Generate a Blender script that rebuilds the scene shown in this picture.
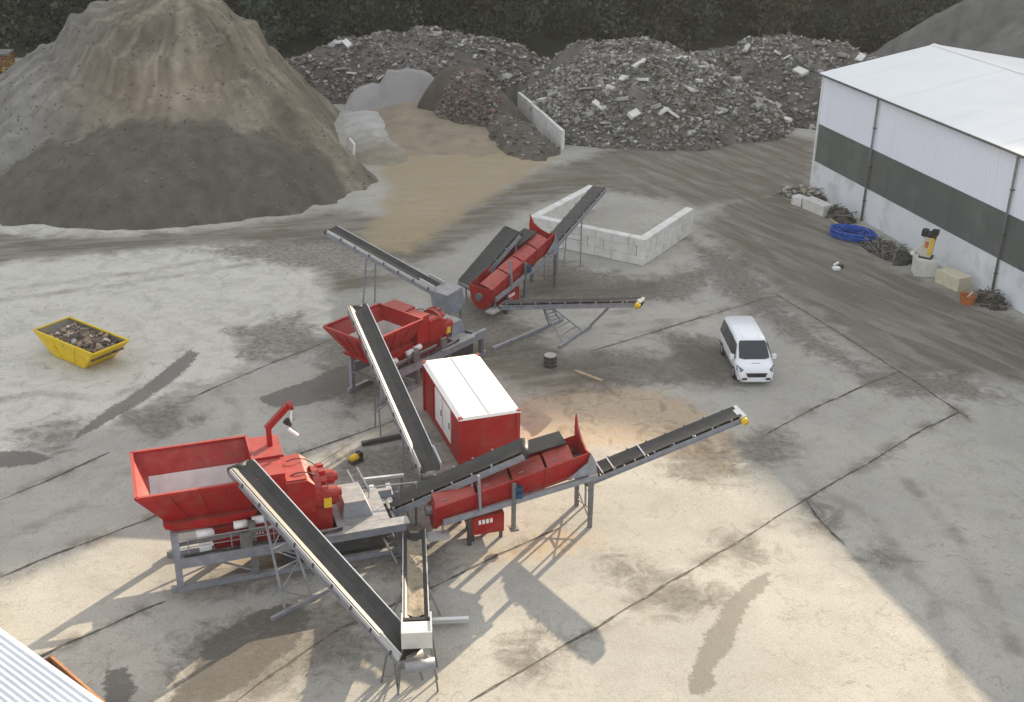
import bpy, math, random
import numpy as np
from mathutils import Vector, Matrix
random.seed(7); rng = np.random.default_rng(11)
R = math.radians
for o in list(bpy.data.objects): bpy.data.objects.remove(o)
scn = bpy.context.scene; COL = scn.collection

# ------------------------------------------------------------------ camera
FPX, PITCH, ROLL, HCAM = 1203.77, R(24.9106), R(.7761), 27.927
Rv = Vector((1, 0, 0)); Fv = Vector((0, math.cos(PITCH), -math.sin(PITCH))); Uv = Vector((0, math.sin(PITCH), math.cos(PITCH)))
r_ = Rv*math.cos(ROLL) + Uv*math.sin(ROLL); u_ = Uv*math.cos(ROLL) - Rv*math.sin(ROLL)
cam = bpy.data.cameras.new('camera'); cam.sensor_width = 36; cam.lens = FPX*36/1024; cam.clip_end = 3000; cam.clip_start = .5
co = bpy.data.objects.new('camera', cam); COL.objects.link(co)
co.matrix_world = Matrix(((r_.x, u_.x, -Fv.x, 0), (r_.y, u_.y, -Fv.y, 0), (r_.z, u_.z, -Fv.z, HCAM), (0, 0, 0, 1)))
scn.camera = co
def pix(x, y, z=0.):
    """point on the level z that the photograph shows at pixel x, y"""
    d = Fv*FPX + r_*(x-512) - u_*(y-351); t = (z-HCAM)/d.z
    return Vector((0, 0, HCAM)) + d*t

# ------------------------------------------------------------------ light
SUN_AZ, SUN_EL = R(58.0), R(16.5)
w = bpy.data.worlds.new('World'); scn.world = w; w.use_nodes = True
nt = w.node_tree; nt.nodes.clear()
sky = nt.nodes.new('ShaderNodeTexSky'); sky.sky_type = 'NISHITA'; sky.sun_disc = False
sky.sun_elevation = SUN_EL; sky.sun_rotation = R(90)-SUN_AZ; sky.air_density = 1.0; sky.dust_density = 3.0; sky.ozone_density = .6
veil = nt.nodes.new('ShaderNodeMix'); veil.data_type = 'RGBA'; veil.inputs[0].default_value = .78; veil.inputs[7].default_value = (2.8, 2.86, 2.93, 1)   # even high cloud veil over the whole sky
nt.links.new(sky.outputs[0], veil.inputs[6])
bg = nt.nodes.new('ShaderNodeBackground'); bg.inputs[1].default_value = .15
wo = nt.nodes.new('ShaderNodeOutputWorld'); nt.links.new(veil.outputs[2], bg.inputs[0]); nt.links.new(bg.outputs[0], wo.inputs[0])
sl = bpy.data.lights.new('sun', 'SUN'); sl.energy = 5.0; sl.angle = R(.35); sl.color = (1, .84, .62)
so = bpy.data.objects.new('sun', sl); COL.objects.link(so)
sdir = Vector((math.cos(SUN_AZ)*math.cos(SUN_EL), math.sin(SUN_AZ)*math.cos(SUN_EL), math.sin(SUN_EL)))
so.rotation_euler = sdir.to_track_quat('Z', 'Y').to_euler(); so.location = (60, 60, 80)
scn.view_settings.view_transform = 'Standard'; scn.view_settings.look = 'None'
scn.view_settings.exposure = 1.3; scn.view_settings.gamma = 1

# ------------------------------------------------------------------ helpers
def hsh(ix, iy, s):
    n = (ix.astype(np.int64)*374761393 + iy.astype(np.int64)*668265263 + s*974634777) & 0x7fffffff
    n = ((n ^ (n >> 13))*1274126177) & 0x7fffffff
    return ((n ^ (n >> 16)) & 0xffff)/65535.
def vnoise(x, y, s=0):
    x = np.asarray(x, float); y = np.asarray(y, float)
    ix = np.floor(x); iy = np.floor(y); fx = x-ix; fy = y-iy
    fx = fx*fx*(3-2*fx); fy = fy*fy*(3-2*fy)
    a = hsh(ix, iy, s); b = hsh(ix+1, iy, s); c = hsh(ix, iy+1, s); d = hsh(ix+1, iy+1, s)
    return (a*(1-fx)+b*fx)*(1-fy) + (c*(1-fx)+d*fx)*fy
def fbm(x, y, s=0, o=4):
    t = 0; a = .5
    for k in range(o): t = t + a*vnoise(x*2**k+17*k, y*2**k+5*k, s+k); a *= .5
    return t/(1-.5**o)

MATS = {}
def mat(name, col, rough=.6, metal=0., var=.15, scale=3., bump=0., bscale=20., col2=None, c2amt=.5, c2scale=.8, attr=None, spec=.4, dust=None):
    """paint or stone with cloudy variation, a second colour in patches and a fine relief"""
    m = bpy.data.materials.new(name); m.use_nodes = True; n = m.node_tree; L = n.links; b = n.nodes['Principled BSDF']
    b.inputs['Roughness'].default_value = rough; b.inputs['Metallic'].default_value = metal; b.inputs['Specular IOR Level'].default_value = spec
    tc = n.nodes.new('ShaderNodeNewGeometry').outputs['Position']
    no = n.nodes.new('ShaderNodeTexNoise'); no.inputs['Scale'].default_value = scale; no.inputs['Detail'].default_value = 6; no.inputs['Roughness'].default_value = .6
    L.new(tc, no.inputs['Vector'])
    mr = n.nodes.new('ShaderNodeMapRange'); mr.inputs[1].default_value = .25; mr.inputs[2].default_value = .75; mr.inputs[3].default_value = 1-var; mr.inputs[4].default_value = 1+var
    L.new(no.outputs[0], mr.inputs[0])
    mx = n.nodes.new('ShaderNodeMix'); mx.data_type = 'RGBA'; mx.blend_type = 'MULTIPLY'; mx.inputs[0].default_value = 1
    if attr:
        a = n.nodes.new('ShaderNodeAttribute'); a.attribute_name = attr; src = a.outputs['Color']
    else:
        rgb = n.nodes.new('ShaderNodeRGB'); rgb.outputs[0].default_value = (*col, 1); src = rgb.outputs[0]
    if col2:
        n2 = n.nodes.new('ShaderNodeTexNoise'); n2.inputs['Scale'].default_value = c2scale; n2.inputs['Detail'].default_value = 7; n2.inputs['Roughness'].default_value = .65
        L.new(tc, n2.inputs['Vector'])
        r2 = n.nodes.new('ShaderNodeMapRange'); r2.interpolation_type = 'SMOOTHSTEP'; r2.inputs[1].default_value = .48; r2.inputs[2].default_value = .68; r2.inputs[3].default_value = 0; r2.inputs[4].default_value = c2amt
        L.new(n2.outputs[0], r2.inputs[0])
        m2 = n.nodes.new('ShaderNodeMix'); m2.data_type = 'RGBA'; L.new(r2.outputs[0], m2.inputs[0]); L.new(src, m2.inputs[6]); m2.inputs[7].default_value = (*col2, 1)
        src = m2.outputs[2]
    if dust:
        gn = n.nodes.new('ShaderNodeNewGeometry'); sp_ = n.nodes.new('ShaderNodeSeparateXYZ'); L.new(gn.outputs['Normal'], sp_.inputs[0])
        n4 = n.nodes.new('ShaderNodeTexNoise'); n4.inputs['Scale'].default_value = 2.2; n4.inputs['Detail'].default_value = 9; n4.inputs['Roughness'].default_value = .75; L.new(tc, n4.inputs['Vector'])
        ad = n.nodes.new('ShaderNodeMath'); ad.operation = 'MULTIPLY_ADD'; L.new(n4.outputs[0], ad.inputs[0]); ad.inputs[1].default_value = 1.5; L.new(sp_.outputs[2], ad.inputs[2])
        rd = n.nodes.new('ShaderNodeMapRange'); rd.interpolation_type = 'SMOOTHSTEP'; rd.inputs[1].default_value = .75; rd.inputs[2].default_value = 1.9; rd.inputs[4].default_value = dust[1]; L.new(ad.outputs[0], rd.inputs[0])
        md = n.nodes.new('ShaderNodeMix'); md.data_type = 'RGBA'; L.new(rd.outputs[0], md.inputs[0]); L.new(src, md.inputs[6]); md.inputs[7].default_value = (*dust[0], 1); src = md.outputs[2]
    L.new(src, mx.inputs[6]); L.new(mr.outputs[0], mx.inputs[7]); L.new(mx.outputs[2], b.inputs['Base Color'])
    if bump:
        n3 = n.nodes.new('ShaderNodeTexNoise'); n3.inputs['Scale'].default_value = bscale; n3.inputs['Detail'].default_value = 4; L.new(tc, n3.inputs['Vector'])
        bp = n.nodes.new('ShaderNodeBump'); bp.inputs['Strength'].default_value = bump; bp.inputs['Distance'].default_value = .05
        L.new(n3.outputs[0], bp.inputs['Height']); L.new(bp.outputs[0], b.inputs['Normal'])
    MATS[name] = m; return m

RED = mat('red_paint', (.33, .012, .014), .42, var=.16, scale=2.5, spec=.25, col2=(.26, .09, .065), c2amt=.42, c2scale=1.3, bump=.08, bscale=9, dust=((.42, .2, .16), .36))  # pink tint on upward faces: settled dust plus painted sunlit tops
GALV = mat('galvanised', (.27, .29, .335), .5, .25, var=.28, dust=((.36, .33, .29), .6), scale=3, col2=(.25, .23, .21), c2amt=.5, c2scale=1.5)
ALU = mat('bright_plate', (.62, .63, .63), .33, .45, var=.1, scale=2, col2=(.5, .47, .42), c2amt=.5, c2scale=2.)
STEEL = mat('grey_steel', (.17, .175, .18), .55, .3, var=.25, dust=((.3, .27, .23), .6), col2=(.22, .17, .13), c2amt=.5, c2scale=2.)
DARK = mat('dark_steel', (.055, .055, .058), .55, .1, var=.2, col2=(.12, .09, .07), c2amt=.5, c2scale=2)
BELT = mat('belt_rubber', (.017, .017, .018), .44, dust=((.085, .078, .068), .4), var=.3, scale=2, col2=(.045, .042, .037), c2amt=.6, c2scale=.9, spec=.38)
SANDB = mat('sand_on_belt', (.26, .22, .16), .9, var=.25, scale=5, col2=(.06, .055, .05), c2amt=.7, c2scale=2, bump=.5)
GRIT = mat('grit_in_trough', (.06, .058, .05), .9, var=.4, scale=4, bump=.6)
LINER = mat('worn_liner', (.62, .60, .58), .45, .15, var=.12, scale=2, col2=(.42, .36, .32), c2amt=.5, c2scale=1.2)
WHITE = mat('white_paint', (.80, .80, .79), .45, var=.04, scale=1, col2=(.62, .61, .58), c2amt=.3, c2scale=.5)
CABROOF = mat('cabin_roof', (.82, .81, .77), .5, var=.04, scale=1, col2=(.72, .66, .52), c2amt=.35, c2scale=.7)
VANW = mat('van_white', (.78, .80, .83), .22, var=.02, spec=.5)
GLASS = mat('dark_glass', (.018, .028, .034), .08, var=.05, spec=.6)
BLACK = mat('black_plastic', (.02, .02, .021), .5, var=.1)
TYRE = mat('tyre_rubber', (.018, .017, .016), .85, var=.2)
LAMPM = mat('lamp_lens', (.16, .18, .19), .12, .2, var=.05)
TAILR = mat('tail_lamp', (.4, .02, .015), .2, var=.05)
BLUE = mat('blue_motor', (.012, .06, .13), .45, var=.15)
PIPEB = mat('blue_pipe', (.012, .085, .42), .4, var=.2, scale=5)
YELP = mat('yellow_paint', (.72, .50, .012), .5, var=.1, scale=2.5, col2=(.52, .36, .07), c2amt=.5, c2scale=2)
YELI = mat('skip_inside', (.16, .14, .12), .8, var=.3, col2=(.35, .27, .05), c2amt=.4)
YELM = mat('yellow_cap', (.70, .46, .03), .5, var=.1)
CONC = mat('cast_concrete', (.68, .665, .63), .85, var=.12, scale=1.5, col2=(.36, .34, .30), c2amt=.4, c2scale=.8, bump=.35, bscale=12)
CONCD = mat('old_concrete', (.36, .35, .33), .9, var=.2, scale=1.5, col2=(.22, .20, .17), c2amt=.6, c2scale=.8, bump=.4)
PALEC = mat('pale_concrete', (.62, .61, .57), .8, var=.1, scale=2, col2=(.45, .41, .34), c2amt=.5, c2scale=1.3)
PLINTH = mat('plinth_render', (.74, .75, .77), .8, var=.05, scale=.8, col2=(.52, .52, .51), c2amt=.7, c2scale=.5)
CLAD = mat('white_cladding', (.86, .87, .95), .45, var=.025, scale=.4)
DARKCLAD = mat('green_grey_cladding', (.105, .12, .112), .5, var=.09, scale=.6, col2=(.19, .20, .19), c2amt=.45, c2scale=.45)
ROOFW = mat('white_roof', (.76, .78, .79), .5, var=.04, scale=.3, col2=(.64, .66, .66), c2amt=.35, c2scale=.12)
SHEET = mat('roof_sheet', (.62, .65, .70), .4, .2, var=.06, scale=1)
RUST = mat('rusty_steel', (.13, .065, .038), .8, .1, var=.3, scale=3, col2=(.05, .035, .028), c2amt=.7, c2scale=1.2)
RUSTE = mat('rusty_edge', (.34, .17, .08), .8, var=.25, scale=4)
SOIL = mat('dark_soil', (.075, .064, .052), .95, var=.35, scale=1.5, bump=.8, bscale=6)
SILT = mat('grey_silt', (.33, .32, .31), .9, var=.1, scale=.8, bump=.15, bscale=4, col2=(.24, .225, .21), c2amt=.6, c2scale=.4)
BARK = mat('bark', (.055, .045, .035), .9, var=.3)
ORANGE = mat('orange_plastic', (.46, .15, .05), .6, var=.25)
CREAM = mat('cream_sheet', (.58, .52, .38), .6, var=.15)
TIMBER = mat('pale_timber', (.36, .29, .20), .8, var=.25)

class MB:
    def __init__(s): s.v = []; s.f = []; s.smooth = False
    def add(s, vs, fs):
        o = len(s.v); s.v += [tuple(x) for x in vs]; s.f += [tuple(i+o for i in f) for f in fs]; return s
    def box(s, c, size, rot=None):
        hx, hy, hz = size[0]/2, size[1]/2, size[2]/2; c = Vector(c)
        vs = [Vector((x*hx, y*hy, z*hz)) for z in (-1, 1) for y in (-1, 1) for x in (-1, 1)]
        if rot is not None: vs = [rot @ p for p in vs]
        return s.add([p+c for p in vs], [(0, 2, 3, 1), (4, 5, 7, 6), (0, 1, 5, 4), (2, 6, 7, 3), (0, 4, 6, 2), (1, 3, 7, 5)])
    def span(s, x0, x1, y0, y1, z0, z1): return s.box(((x0+x1)/2, (y0+y1)/2, (z0+z1)/2), (x1-x0, y1-y0, z1-z0))
    def frame(s, p, q, up):
        p = Vector(p); q = Vector(q); d = (q-p).normalized(); up = Vector(up)
        if abs(d.dot(up)) > .98: up = Vector((1, 0, 0)) if abs(d.x) < .9 else Vector((0, 1, 0))
        sd = d.cross(up).normalized(); return p, q, d, sd, sd.cross(d).normalized()
    def beam(s, p, q, wd, h, up=(0, 0, 1)):
        p, q, d, sd, u = s.frame(p, q, up)
        vs = [e+sd*a*wd/2+u*b*h/2 for e in (p, q) for a, b in ((-1, -1), (1, -1), (1, 1), (-1, 1))]
        return s.add(vs, [(3, 2, 1, 0), (4, 5, 6, 7), (0, 1, 5, 4), (1, 2, 6, 5), (2, 3, 7, 6), (3, 0, 4, 7)])
    def tube(s, p, q, r, n=10, r2=None):
        p, q, d, sd, u = s.frame(p, q, (0, 0, 1)); r2 = r if r2 is None else r2
        vs = []
        for e, rr in ((p, r), (q, r2)):
            for k in range(n): a = 2*math.pi*k/n; vs.append(e+sd*math.cos(a)*rr+u*math.sin(a)*rr)
        fs = [(k, (k+1) % n, n+(k+1) % n, n+k) for k in range(n)] + [tuple(range(n-1, -1, -1)), tuple(range(n, 2*n))]
        return s.add(vs, fs)
    def prism(s, pts, a, b):
        """closed outline pts (3D points) swept from offset a to offset b"""
        n = len(pts); A = Vector(a); B = Vector(b); P = [Vector(p) for p in pts]
        return s.add([p+A for p in P]+[p+B for p in P], [(k, (k+1) % n, n+(k+1) % n, n+k) for k in range(n)]+[tuple(range(n-1, -1, -1)), tuple(range(n, 2*n))])
    def sweep(s, prof, path, side, up, closed=False):
        """profile of (side, up) pairs carried along path points"""
        m = len(prof); vs = []
        for p in path:
            for a, b in prof: vs.append(Vector(p)+Vector(side)*a+Vector(up)*b)
        fs = []
        for i in range(len(path)-1):
            for k in range(m if closed else m-1):
                fs.append((i*m+k, i*m+(k+1) % m, (i+1)*m+(k+1) % m, (i+1)*m+k))
        if closed: fs += [tuple(range(m)), tuple((len(path)-1)*m+k for k in range(m-1, -1, -1))]
        return s.add(vs, fs)
    def build(s, name, material, parent=None, smooth=False):
        me = bpy.data.meshes.new(name); me.from_pydata(s.v, [], s.f); me.validate(); me.update()
        import bmesh
        bm = bmesh.new(); bm.from_mesh(me); bmesh.ops.recalc_face_normals(bm, faces=bm.faces); bm.to_mesh(me); bm.free()
        me.materials.append(material)
        if smooth: me.polygons.foreach_set('use_smooth', [True]*len(me.polygons))
        o = bpy.data.objects.new(name, me); COL.objects.link(o); o.parent = parent; return o
def tag(o, label, cat, group=None):
    o['label'] = label; o['category'] = cat
    if group: o['group'] = group
    return o
def thing(name, label, cat, loc=(0, 0, 0), rz=0., group=None):
    o = bpy.data.objects.new(name, None); COL.objects.link(o); o.empty_display_size = .3
    o.location = loc; o.rotation_euler = (0, 0, rz); return tag(o, label, cat, group)
def struct(o): o['kind'] = 'structure'; return o
def stuff(o): o['kind'] = 'stuff'; return o
def piece(src, parent, loc, rz=0., scale=None, name=None):
    """another object that shares the mesh of src"""
    o = src.copy(); COL.objects.link(o); o.parent = parent; o.location = loc; o.rotation_euler = (0, 0, rz)
    if scale: o.scale = scale
    if name: o.name = name
    return o
def np_mesh(name, V, Fq, material, parent=None, col=None, smooth=False, tri=False):
    me = bpy.data.meshes.new(name); k = Fq.shape[1]
    me.vertices.add(len(V)); me.vertices.foreach_set('co', np.asarray(V, np.float32).ravel())
    me.loops.add(Fq.size); me.loops.foreach_set('vertex_index', Fq.astype(np.int32).ravel())
    me.polygons.add(len(Fq)); me.polygons.foreach_set('loop_start', np.arange(0, Fq.size, k, dtype=np.int32))
    me.update(calc_edges=True); me.validate()
    if smooth: me.polygons.foreach_set('use_smooth', np.ones(len(me.polygons), bool))
    if col is not None:
        a = me.color_attributes.new('col', 'FLOAT_COLOR', 'POINT')
        c = np.ones((len(V), 4), np.float32); c[:, :3] = col; a.data.foreach_set('color', c.ravel())
    me.materials.append(material)
    o = bpy.data.objects.new(name, me); COL.objects.link(o); o.parent = parent; return o

# ------------------------------------------------------------------ ground
def axis(lo, hi, step, far):
    a = [lo]; s = step
    core = list(np.arange(lo, hi+step/2, step))
    out = []; v = core[-1]; s = step
    while v < far: s *= 1.35; v += s; out.append(v)
    inn = []; v = core[0]; s = step
    while v > -far: s *= 1.35; v -= s; inn.append(v)
    return np.array(inn[::-1]+core+out)
GX = axis(-36, 36, .17, 900); GY = axis(24, 112, .2, 900)
X, Y = np.meshgrid(GX, GY); X = X.ravel(); Y = Y.ravel(); NXG = len(GX)
def W2(pts): return [pix(*p).xy for p in pts]
def d_line(lines):
    d = np.full(X.shape, 9.)
    for ln in lines:
        q = W2(ln)
        for a, b in zip(q[:-1], q[1:]):
            m = (X > min(a.x, b.x)-4) & (X < max(a.x, b.x)+4) & (Y > min(a.y, b.y)-4) & (Y < max(a.y, b.y)+4)
            x = X[m]-a.x; y = Y[m]-a.y; e = b-a; t = np.clip((x*e.x+y*e.y)/max(e.length_squared, 1e-9), 0, 1)
            d[m] = np.minimum(d[m], np.hypot(x-t*e.x, y-t*e.y))
    return d
def d_poly(polys):
    """signed distance, negative inside"""
    out = np.full(X.shape, 9.)
    for pl in polys:
        q = W2(pl); n = len(q); pad = 8
        m = (X > min(p.x for p in q)-pad) & (X < max(p.x for p in q)+pad) & (Y > min(p.y for p in q)-pad) & (Y < max(p.y for p in q)+pad)
        x = X[m]; y = Y[m]; d = np.full(x.shape, 9.); ins = np.zeros(x.shape, bool)
        for i in range(n):
            a = q[i]; b = q[(i+1) % n]; e = b-a; dx = x-a.x; dy = y-a.y
            t = np.clip((dx*e.x+dy*e.y)/max(e.length_squared, 1e-9), 0, 1); d = np.minimum(d, np.hypot(dx-t*e.x, dy-t*e.y))
            if abs(e.y) > 1e-9:
                c = ((a.y > y) != (b.y > y)) & (x < e.x*(y-a.y)/e.y+a.x); ins ^= c
        d = np.where(ins, -d, d); out[m] = np.minimum(out[m], d)
    return out
JOINTS = [[(470, 702), (540, 660), (600, 625), (700, 565), (805, 500), (870, 462), (925, 428), (962, 411)],
          [(0, 577), (60, 553), (145, 520), (215, 489), (280, 461), (345, 438), (410, 415)],
          [(762, 436), (820, 405), (870, 383), (897, 372)], [(590, 352), (660, 330), (770, 297)],
          [(773, 292), (850, 340), (905, 375), (969, 418)], [(166, 601), (110, 625), (58, 648), (0, 676)],
          [(235, 702), (275, 672), (340, 628), (432, 588), (498, 555), (560, 528)], [(0, 500), (60, 475), (110, 452)],
          [(805, 500), (822, 522), (845, 545)], [(330, 340), (250, 372), (190, 398)]]
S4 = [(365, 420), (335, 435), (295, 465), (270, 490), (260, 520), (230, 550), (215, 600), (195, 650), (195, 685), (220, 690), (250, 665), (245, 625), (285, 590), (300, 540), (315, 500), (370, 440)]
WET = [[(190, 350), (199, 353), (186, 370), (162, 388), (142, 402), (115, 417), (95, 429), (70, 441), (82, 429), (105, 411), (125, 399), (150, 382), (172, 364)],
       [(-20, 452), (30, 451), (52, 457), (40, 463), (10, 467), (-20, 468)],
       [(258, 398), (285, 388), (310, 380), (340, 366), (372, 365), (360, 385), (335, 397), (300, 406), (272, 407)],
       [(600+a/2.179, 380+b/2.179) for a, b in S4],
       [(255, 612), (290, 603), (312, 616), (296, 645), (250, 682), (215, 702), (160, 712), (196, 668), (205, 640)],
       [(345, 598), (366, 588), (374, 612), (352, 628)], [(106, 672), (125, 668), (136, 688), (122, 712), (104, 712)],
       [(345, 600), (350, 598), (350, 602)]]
MUD = [[(-60, 236), (120, 236), (230, 230), (330, 212), (430, 222), (540, 172), (640, 142), (740, 128), (815, 140), (812, 195), (760, 200), (700, 205), (600, 188), (545, 200), (420, 262), (330, 240), (200, 243), (100, 252), (-60, 268)],
       [(700, 225), (740, 198), (800, 192), (835, 228), (880, 262), (960, 297), (1060, 340), (1060, 395), (980, 372), (905, 372), (860, 345), (810, 308), (755, 270)],
       [(520, 262), (600, 285), (660, 282), (640, 300), (560, 302), (510, 300)], [(440, 350), (520, 345), (600, 355), (620, 380), (560, 395), (520, 385), (450, 362)],
       [(690, 340), (720, 350), (728, 378), (700, 382), (640, 370)], [(330, 275), (380, 270), (410, 280), (370, 286), (330, 290)]]
TAN = [[(385, 252), (362, 244), (380, 215), (392, 185), (356, 132), (352, 108), (385, 112), (430, 106), (500, 128), (555, 158), (510, 184), (470, 208), (436, 234), (408, 252)]]
SAND = [[(525, 400), (580, 384), (640, 386), (692, 402), (742, 440), (720, 470), (640, 448), (560, 446), (520, 440)], [(430, 560), (520, 545), (560, 530), (600, 540), (540, 560)], [(230, 560), (275, 545), (330, 560), (270, 575)]]
PALE = [[(-60, 212), (60, 222), (150, 226), (200, 232), (90, 240), (-60, 244)], [(-60, 262), (100, 252), (220, 244), (330, 242), (400, 262), (330, 280), (330, 330), (200, 380), (110, 420), (-60, 470)],
        [(718, 446), (735, 455), (742, 462), (728, 458)], [(780, 205), (800, 190), (815, 192), (800, 210)]]
STAIN_SHADE = [[(732, 441), (760, 430), (792, 438), (784, 460), (752, 466), (728, 457)], [(866, 550), (888, 548), (895, 560), (880, 570), (864, 562)], [(606, 558), (640, 560), (664, 580), (640, 588), (610, 574)], [(722, 538), (748, 538), (764, 556), (742, 564)], [(808, 500), (834, 504), (836, 524), (816, 528)], [(505, 640), (540, 634), (562, 660), (530, 678)], [(640, 593), (690, 580), (724, 600), (670, 616)], [(655, 452), (700, 438), (745, 470), (690, 486)], [(120, 420), (170, 400), (200, 420), (150, 440)], [(20, 430), (70, 420), (60, 450)], [(230, 330), (300, 315), (320, 345), (250, 360)],
         [(320, 340), (400, 320), (470, 310), (540, 330), (560, 372), (470, 352), (420, 372), (350, 410), (320, 390)], [(330, 455), (430, 440), (450, 520), (440, 570), (340, 575), (180, 600), (180, 590), (330, 540)],  # stains round both plants, with the cabin's cast shade painted in
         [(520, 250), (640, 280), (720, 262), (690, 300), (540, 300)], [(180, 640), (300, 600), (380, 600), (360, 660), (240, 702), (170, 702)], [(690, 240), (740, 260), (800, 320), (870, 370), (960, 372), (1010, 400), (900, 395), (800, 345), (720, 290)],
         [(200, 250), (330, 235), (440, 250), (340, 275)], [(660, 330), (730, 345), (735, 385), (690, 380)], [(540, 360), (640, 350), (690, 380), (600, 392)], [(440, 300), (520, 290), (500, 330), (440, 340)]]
TRACK = [[(970, 720), (935, 610), (880, 525), (800, 475)], [(1015, 650), (965, 545), (905, 480)], 
         [(105, 398), (150, 384), (205, 386), (238, 405), (236, 430)], [(0, 400), (40, 392), (100, 398)], [(0, 540), (80, 505), (130, 470)], [(740, 215), (800, 270), (870, 330), (930, 385)], [(760, 205), (830, 265), (910, 330), (990, 380)], [(715, 225), (770, 275), (830, 330)],
         [(0, 300), (120, 285), (260, 262), (330, 255)], [(0, 290), (140, 272), (250, 252)], [(420, 330), (520, 322), (640, 310)], [(450, 345), (560, 330), (700, 318)]]
Z = (fbm(X/9, Y/9, 3)-.5)*.05 + (fbm(X/2.2, Y/2.2, 8)-.5)*.012
dm, dt = d_poly(MUD), d_poly(TAN)
rough = np.clip(.5-dm/3, 0, 1)
Z = Z + rough*((fbm(X/1.1, Y/2.5, 21)-.5)*.06)
Z[(abs(X) > 60) | (Y > 140)] = -.02
V = np.stack([X, Y, Z], 1); ny = len(GY)
idx = (np.arange(ny-1)[:, None]*NXG+np.arange(NXG-1)[None, :]).ravel()
Fq = np.stack([idx, idx+1, idx+1+NXG, idx+NXG], 1)

def ground_material():
    m = bpy.data.materials.new('yard_concrete'); m.use_nodes = True; n = m.node_tree; L = n.links; b = n.nodes['Principled BSDF']; N = n.nodes.new
    pos = N('ShaderNodeNewGeometry').outputs['Position']
    def noise(scale, detail=6, rough=.6, vec=None, dist=0):
        t = N('ShaderNodeTexNoise'); t.inputs['Scale'].default_value = scale; t.inputs['Detail'].default_value = detail; t.inputs['Roughness'].default_value = rough; t.inputs['Distortion'].default_value = dist
        L.new(vec or pos, t.inputs['Vector']); return t.outputs[0]
    def at(nm): a = N('ShaderNodeAttribute'); a.attribute_name = nm; return a.outputs['Fac']
    def mth(op, a, c):
        t = N('ShaderNodeMath'); t.operation = op
        for i, v in enumerate((a, c)):
            if isinstance(v, (int, float)): t.inputs[i].default_value = v
            else: L.new(v, t.inputs[i])
        return t.outputs[0]
    def rng_(v, a, c, lo=0., hi=1.):
        t = N('ShaderNodeMapRange'); t.interpolation_type = 'SMOOTHSTEP'; L.new(v, t.inputs[0])
        for i, q in enumerate((a, c, lo, hi)): t.inputs[i+1].default_value = q
        return t.outputs[0]
    def mix(fac, a, c, mode='MIX'):
        t = N('ShaderNodeMix'); t.data_type = 'RGBA'; t.blend_type = mode
        if isinstance(fac, (int, float)): t.inputs[0].default_value = fac
        else: L.new(fac, t.inputs[0])
        for i, v in ((6, a), (7, c)):
            if isinstance(v, tuple): t.inputs[i].default_value = (*v, 1)
            else: L.new(v, t.inputs[i])
        return t.outputs[2]
    def mask(nm, nz, amp, lo, hi):   # 1 inside
        return rng_(mth('ADD', at(nm), mth('MULTIPLY', mth('SUBTRACT', nz, .5), amp)), hi, lo)
    mp = N('ShaderNodeMapping'); mp.vector_type = 'TEXTURE'; mp.inputs['Rotation'].default_value = (0, 0, R(14)); mp.inputs['Scale'].default_value = (4.5, .8, 1); L.new(pos, mp.inputs[0])
    mp2 = N('ShaderNodeMapping'); mp2.vector_type = 'TEXTURE'; mp2.inputs['Rotation'].default_value = (0, 0, R(-58)); mp2.inputs['Scale'].default_value = (5, .8, 1); L.new(pos, mp2.inputs[0])
    big, mid, fine, vf = noise(.11, 5), noise(.55, 8, .65), noise(3.2, 8, .7), noise(14, 4, .7)
    stre, stre2 = noise(.9, 7, .65, mp.outputs[0], .6), noise(.8, 7, .65, mp2.outputs[0], .5)
    sx = N('ShaderNodeSeparateXYZ'); L.new(pos, sx.inputs[0]); fx = rng_(sx.outputs[0], 2., 14.)
    mxs = N('ShaderNodeMix'); mxs.data_type = 'FLOAT'; L.new(fx, mxs.inputs[0]); L.new(stre, mxs.inputs[2]); L.new(stre2, mxs.inputs[3]); strm = mxs.outputs[0]
    c = mix(rng_(big, .35, .65), (.305, .298, .282), (.375, .362, .335))
    c = mix(rng_(mid, .45, .75, 0, .55), c, (.26, .245, .22))
    c = mix(rng_(noise(1.6, 9, .72, None, 1.5), .52, .72, 0, .5), c, (.22, .205, .18))
    c = mix(rng_(strm, .54, .74, 0, .4), c, (.225, .21, .185))
    c = mix(rng_(noise(.33, 9, .7, None, 1.), .55, .75, 0, .4), c, (.43, .42, .39))
    pale = mask('d_pale', mid, 4., -.25, .5)
    c = mix(mth('MULTIPLY', pale, rng_(noise(.7, 9, .7, None, .8), .68, .4, .3, .95)), c, (.50, .485, .45))
    sand = mask('d_sand', mid, 3.2, -.6, .6)
    c = mix(mth('MULTIPLY', sand, rng_(fine, .35, .65, .35, .9)), c, (.38, .275, .175))
    c = mix(mth('MULTIPLY', sand, rng_(noise(.9, 8, .7, None, 1.2), .52, .62, 0, .6)), c, (.2, .15, .11))
    mud = mask('d_mud', mid, 5., -.9, 1.4)
    c = mix(mth('MULTIPLY', mud, rng_(strm, .66, .40, .55, .95)), c, (.118, .104, .084))
    c = mix(mth('MULTIPLY', mud, rng_(fine, .58, .72, 0, .5)), c, (.30, .28, .25))
    stn_shade = mask('d_stain_shade', noise(.8, 9, .72, None, 1.), 5.5, -.8, 1.0)  # stained ground, including the shade painted beside the cabin
    c = mix(mth('MULTIPLY', stn_shade, rng_(fine, .3, .6, .95, .6)), c, (.095, .086, .073))
    tan = mask('d_tan', mid, 3.5, -.8, 1.0)
    c = mix(mth('MULTIPLY', tan, rng_(stre, .75, .40, .5, 1.)), c, (.30, .246, .165))
    c = mix(mth('MULTIPLY', tan, rng_(fine, .6, .75, 0, .5)), c, (.24, .19, .13))
    wet = mask('d_wet', fine, .9, -.06, .10)
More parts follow.
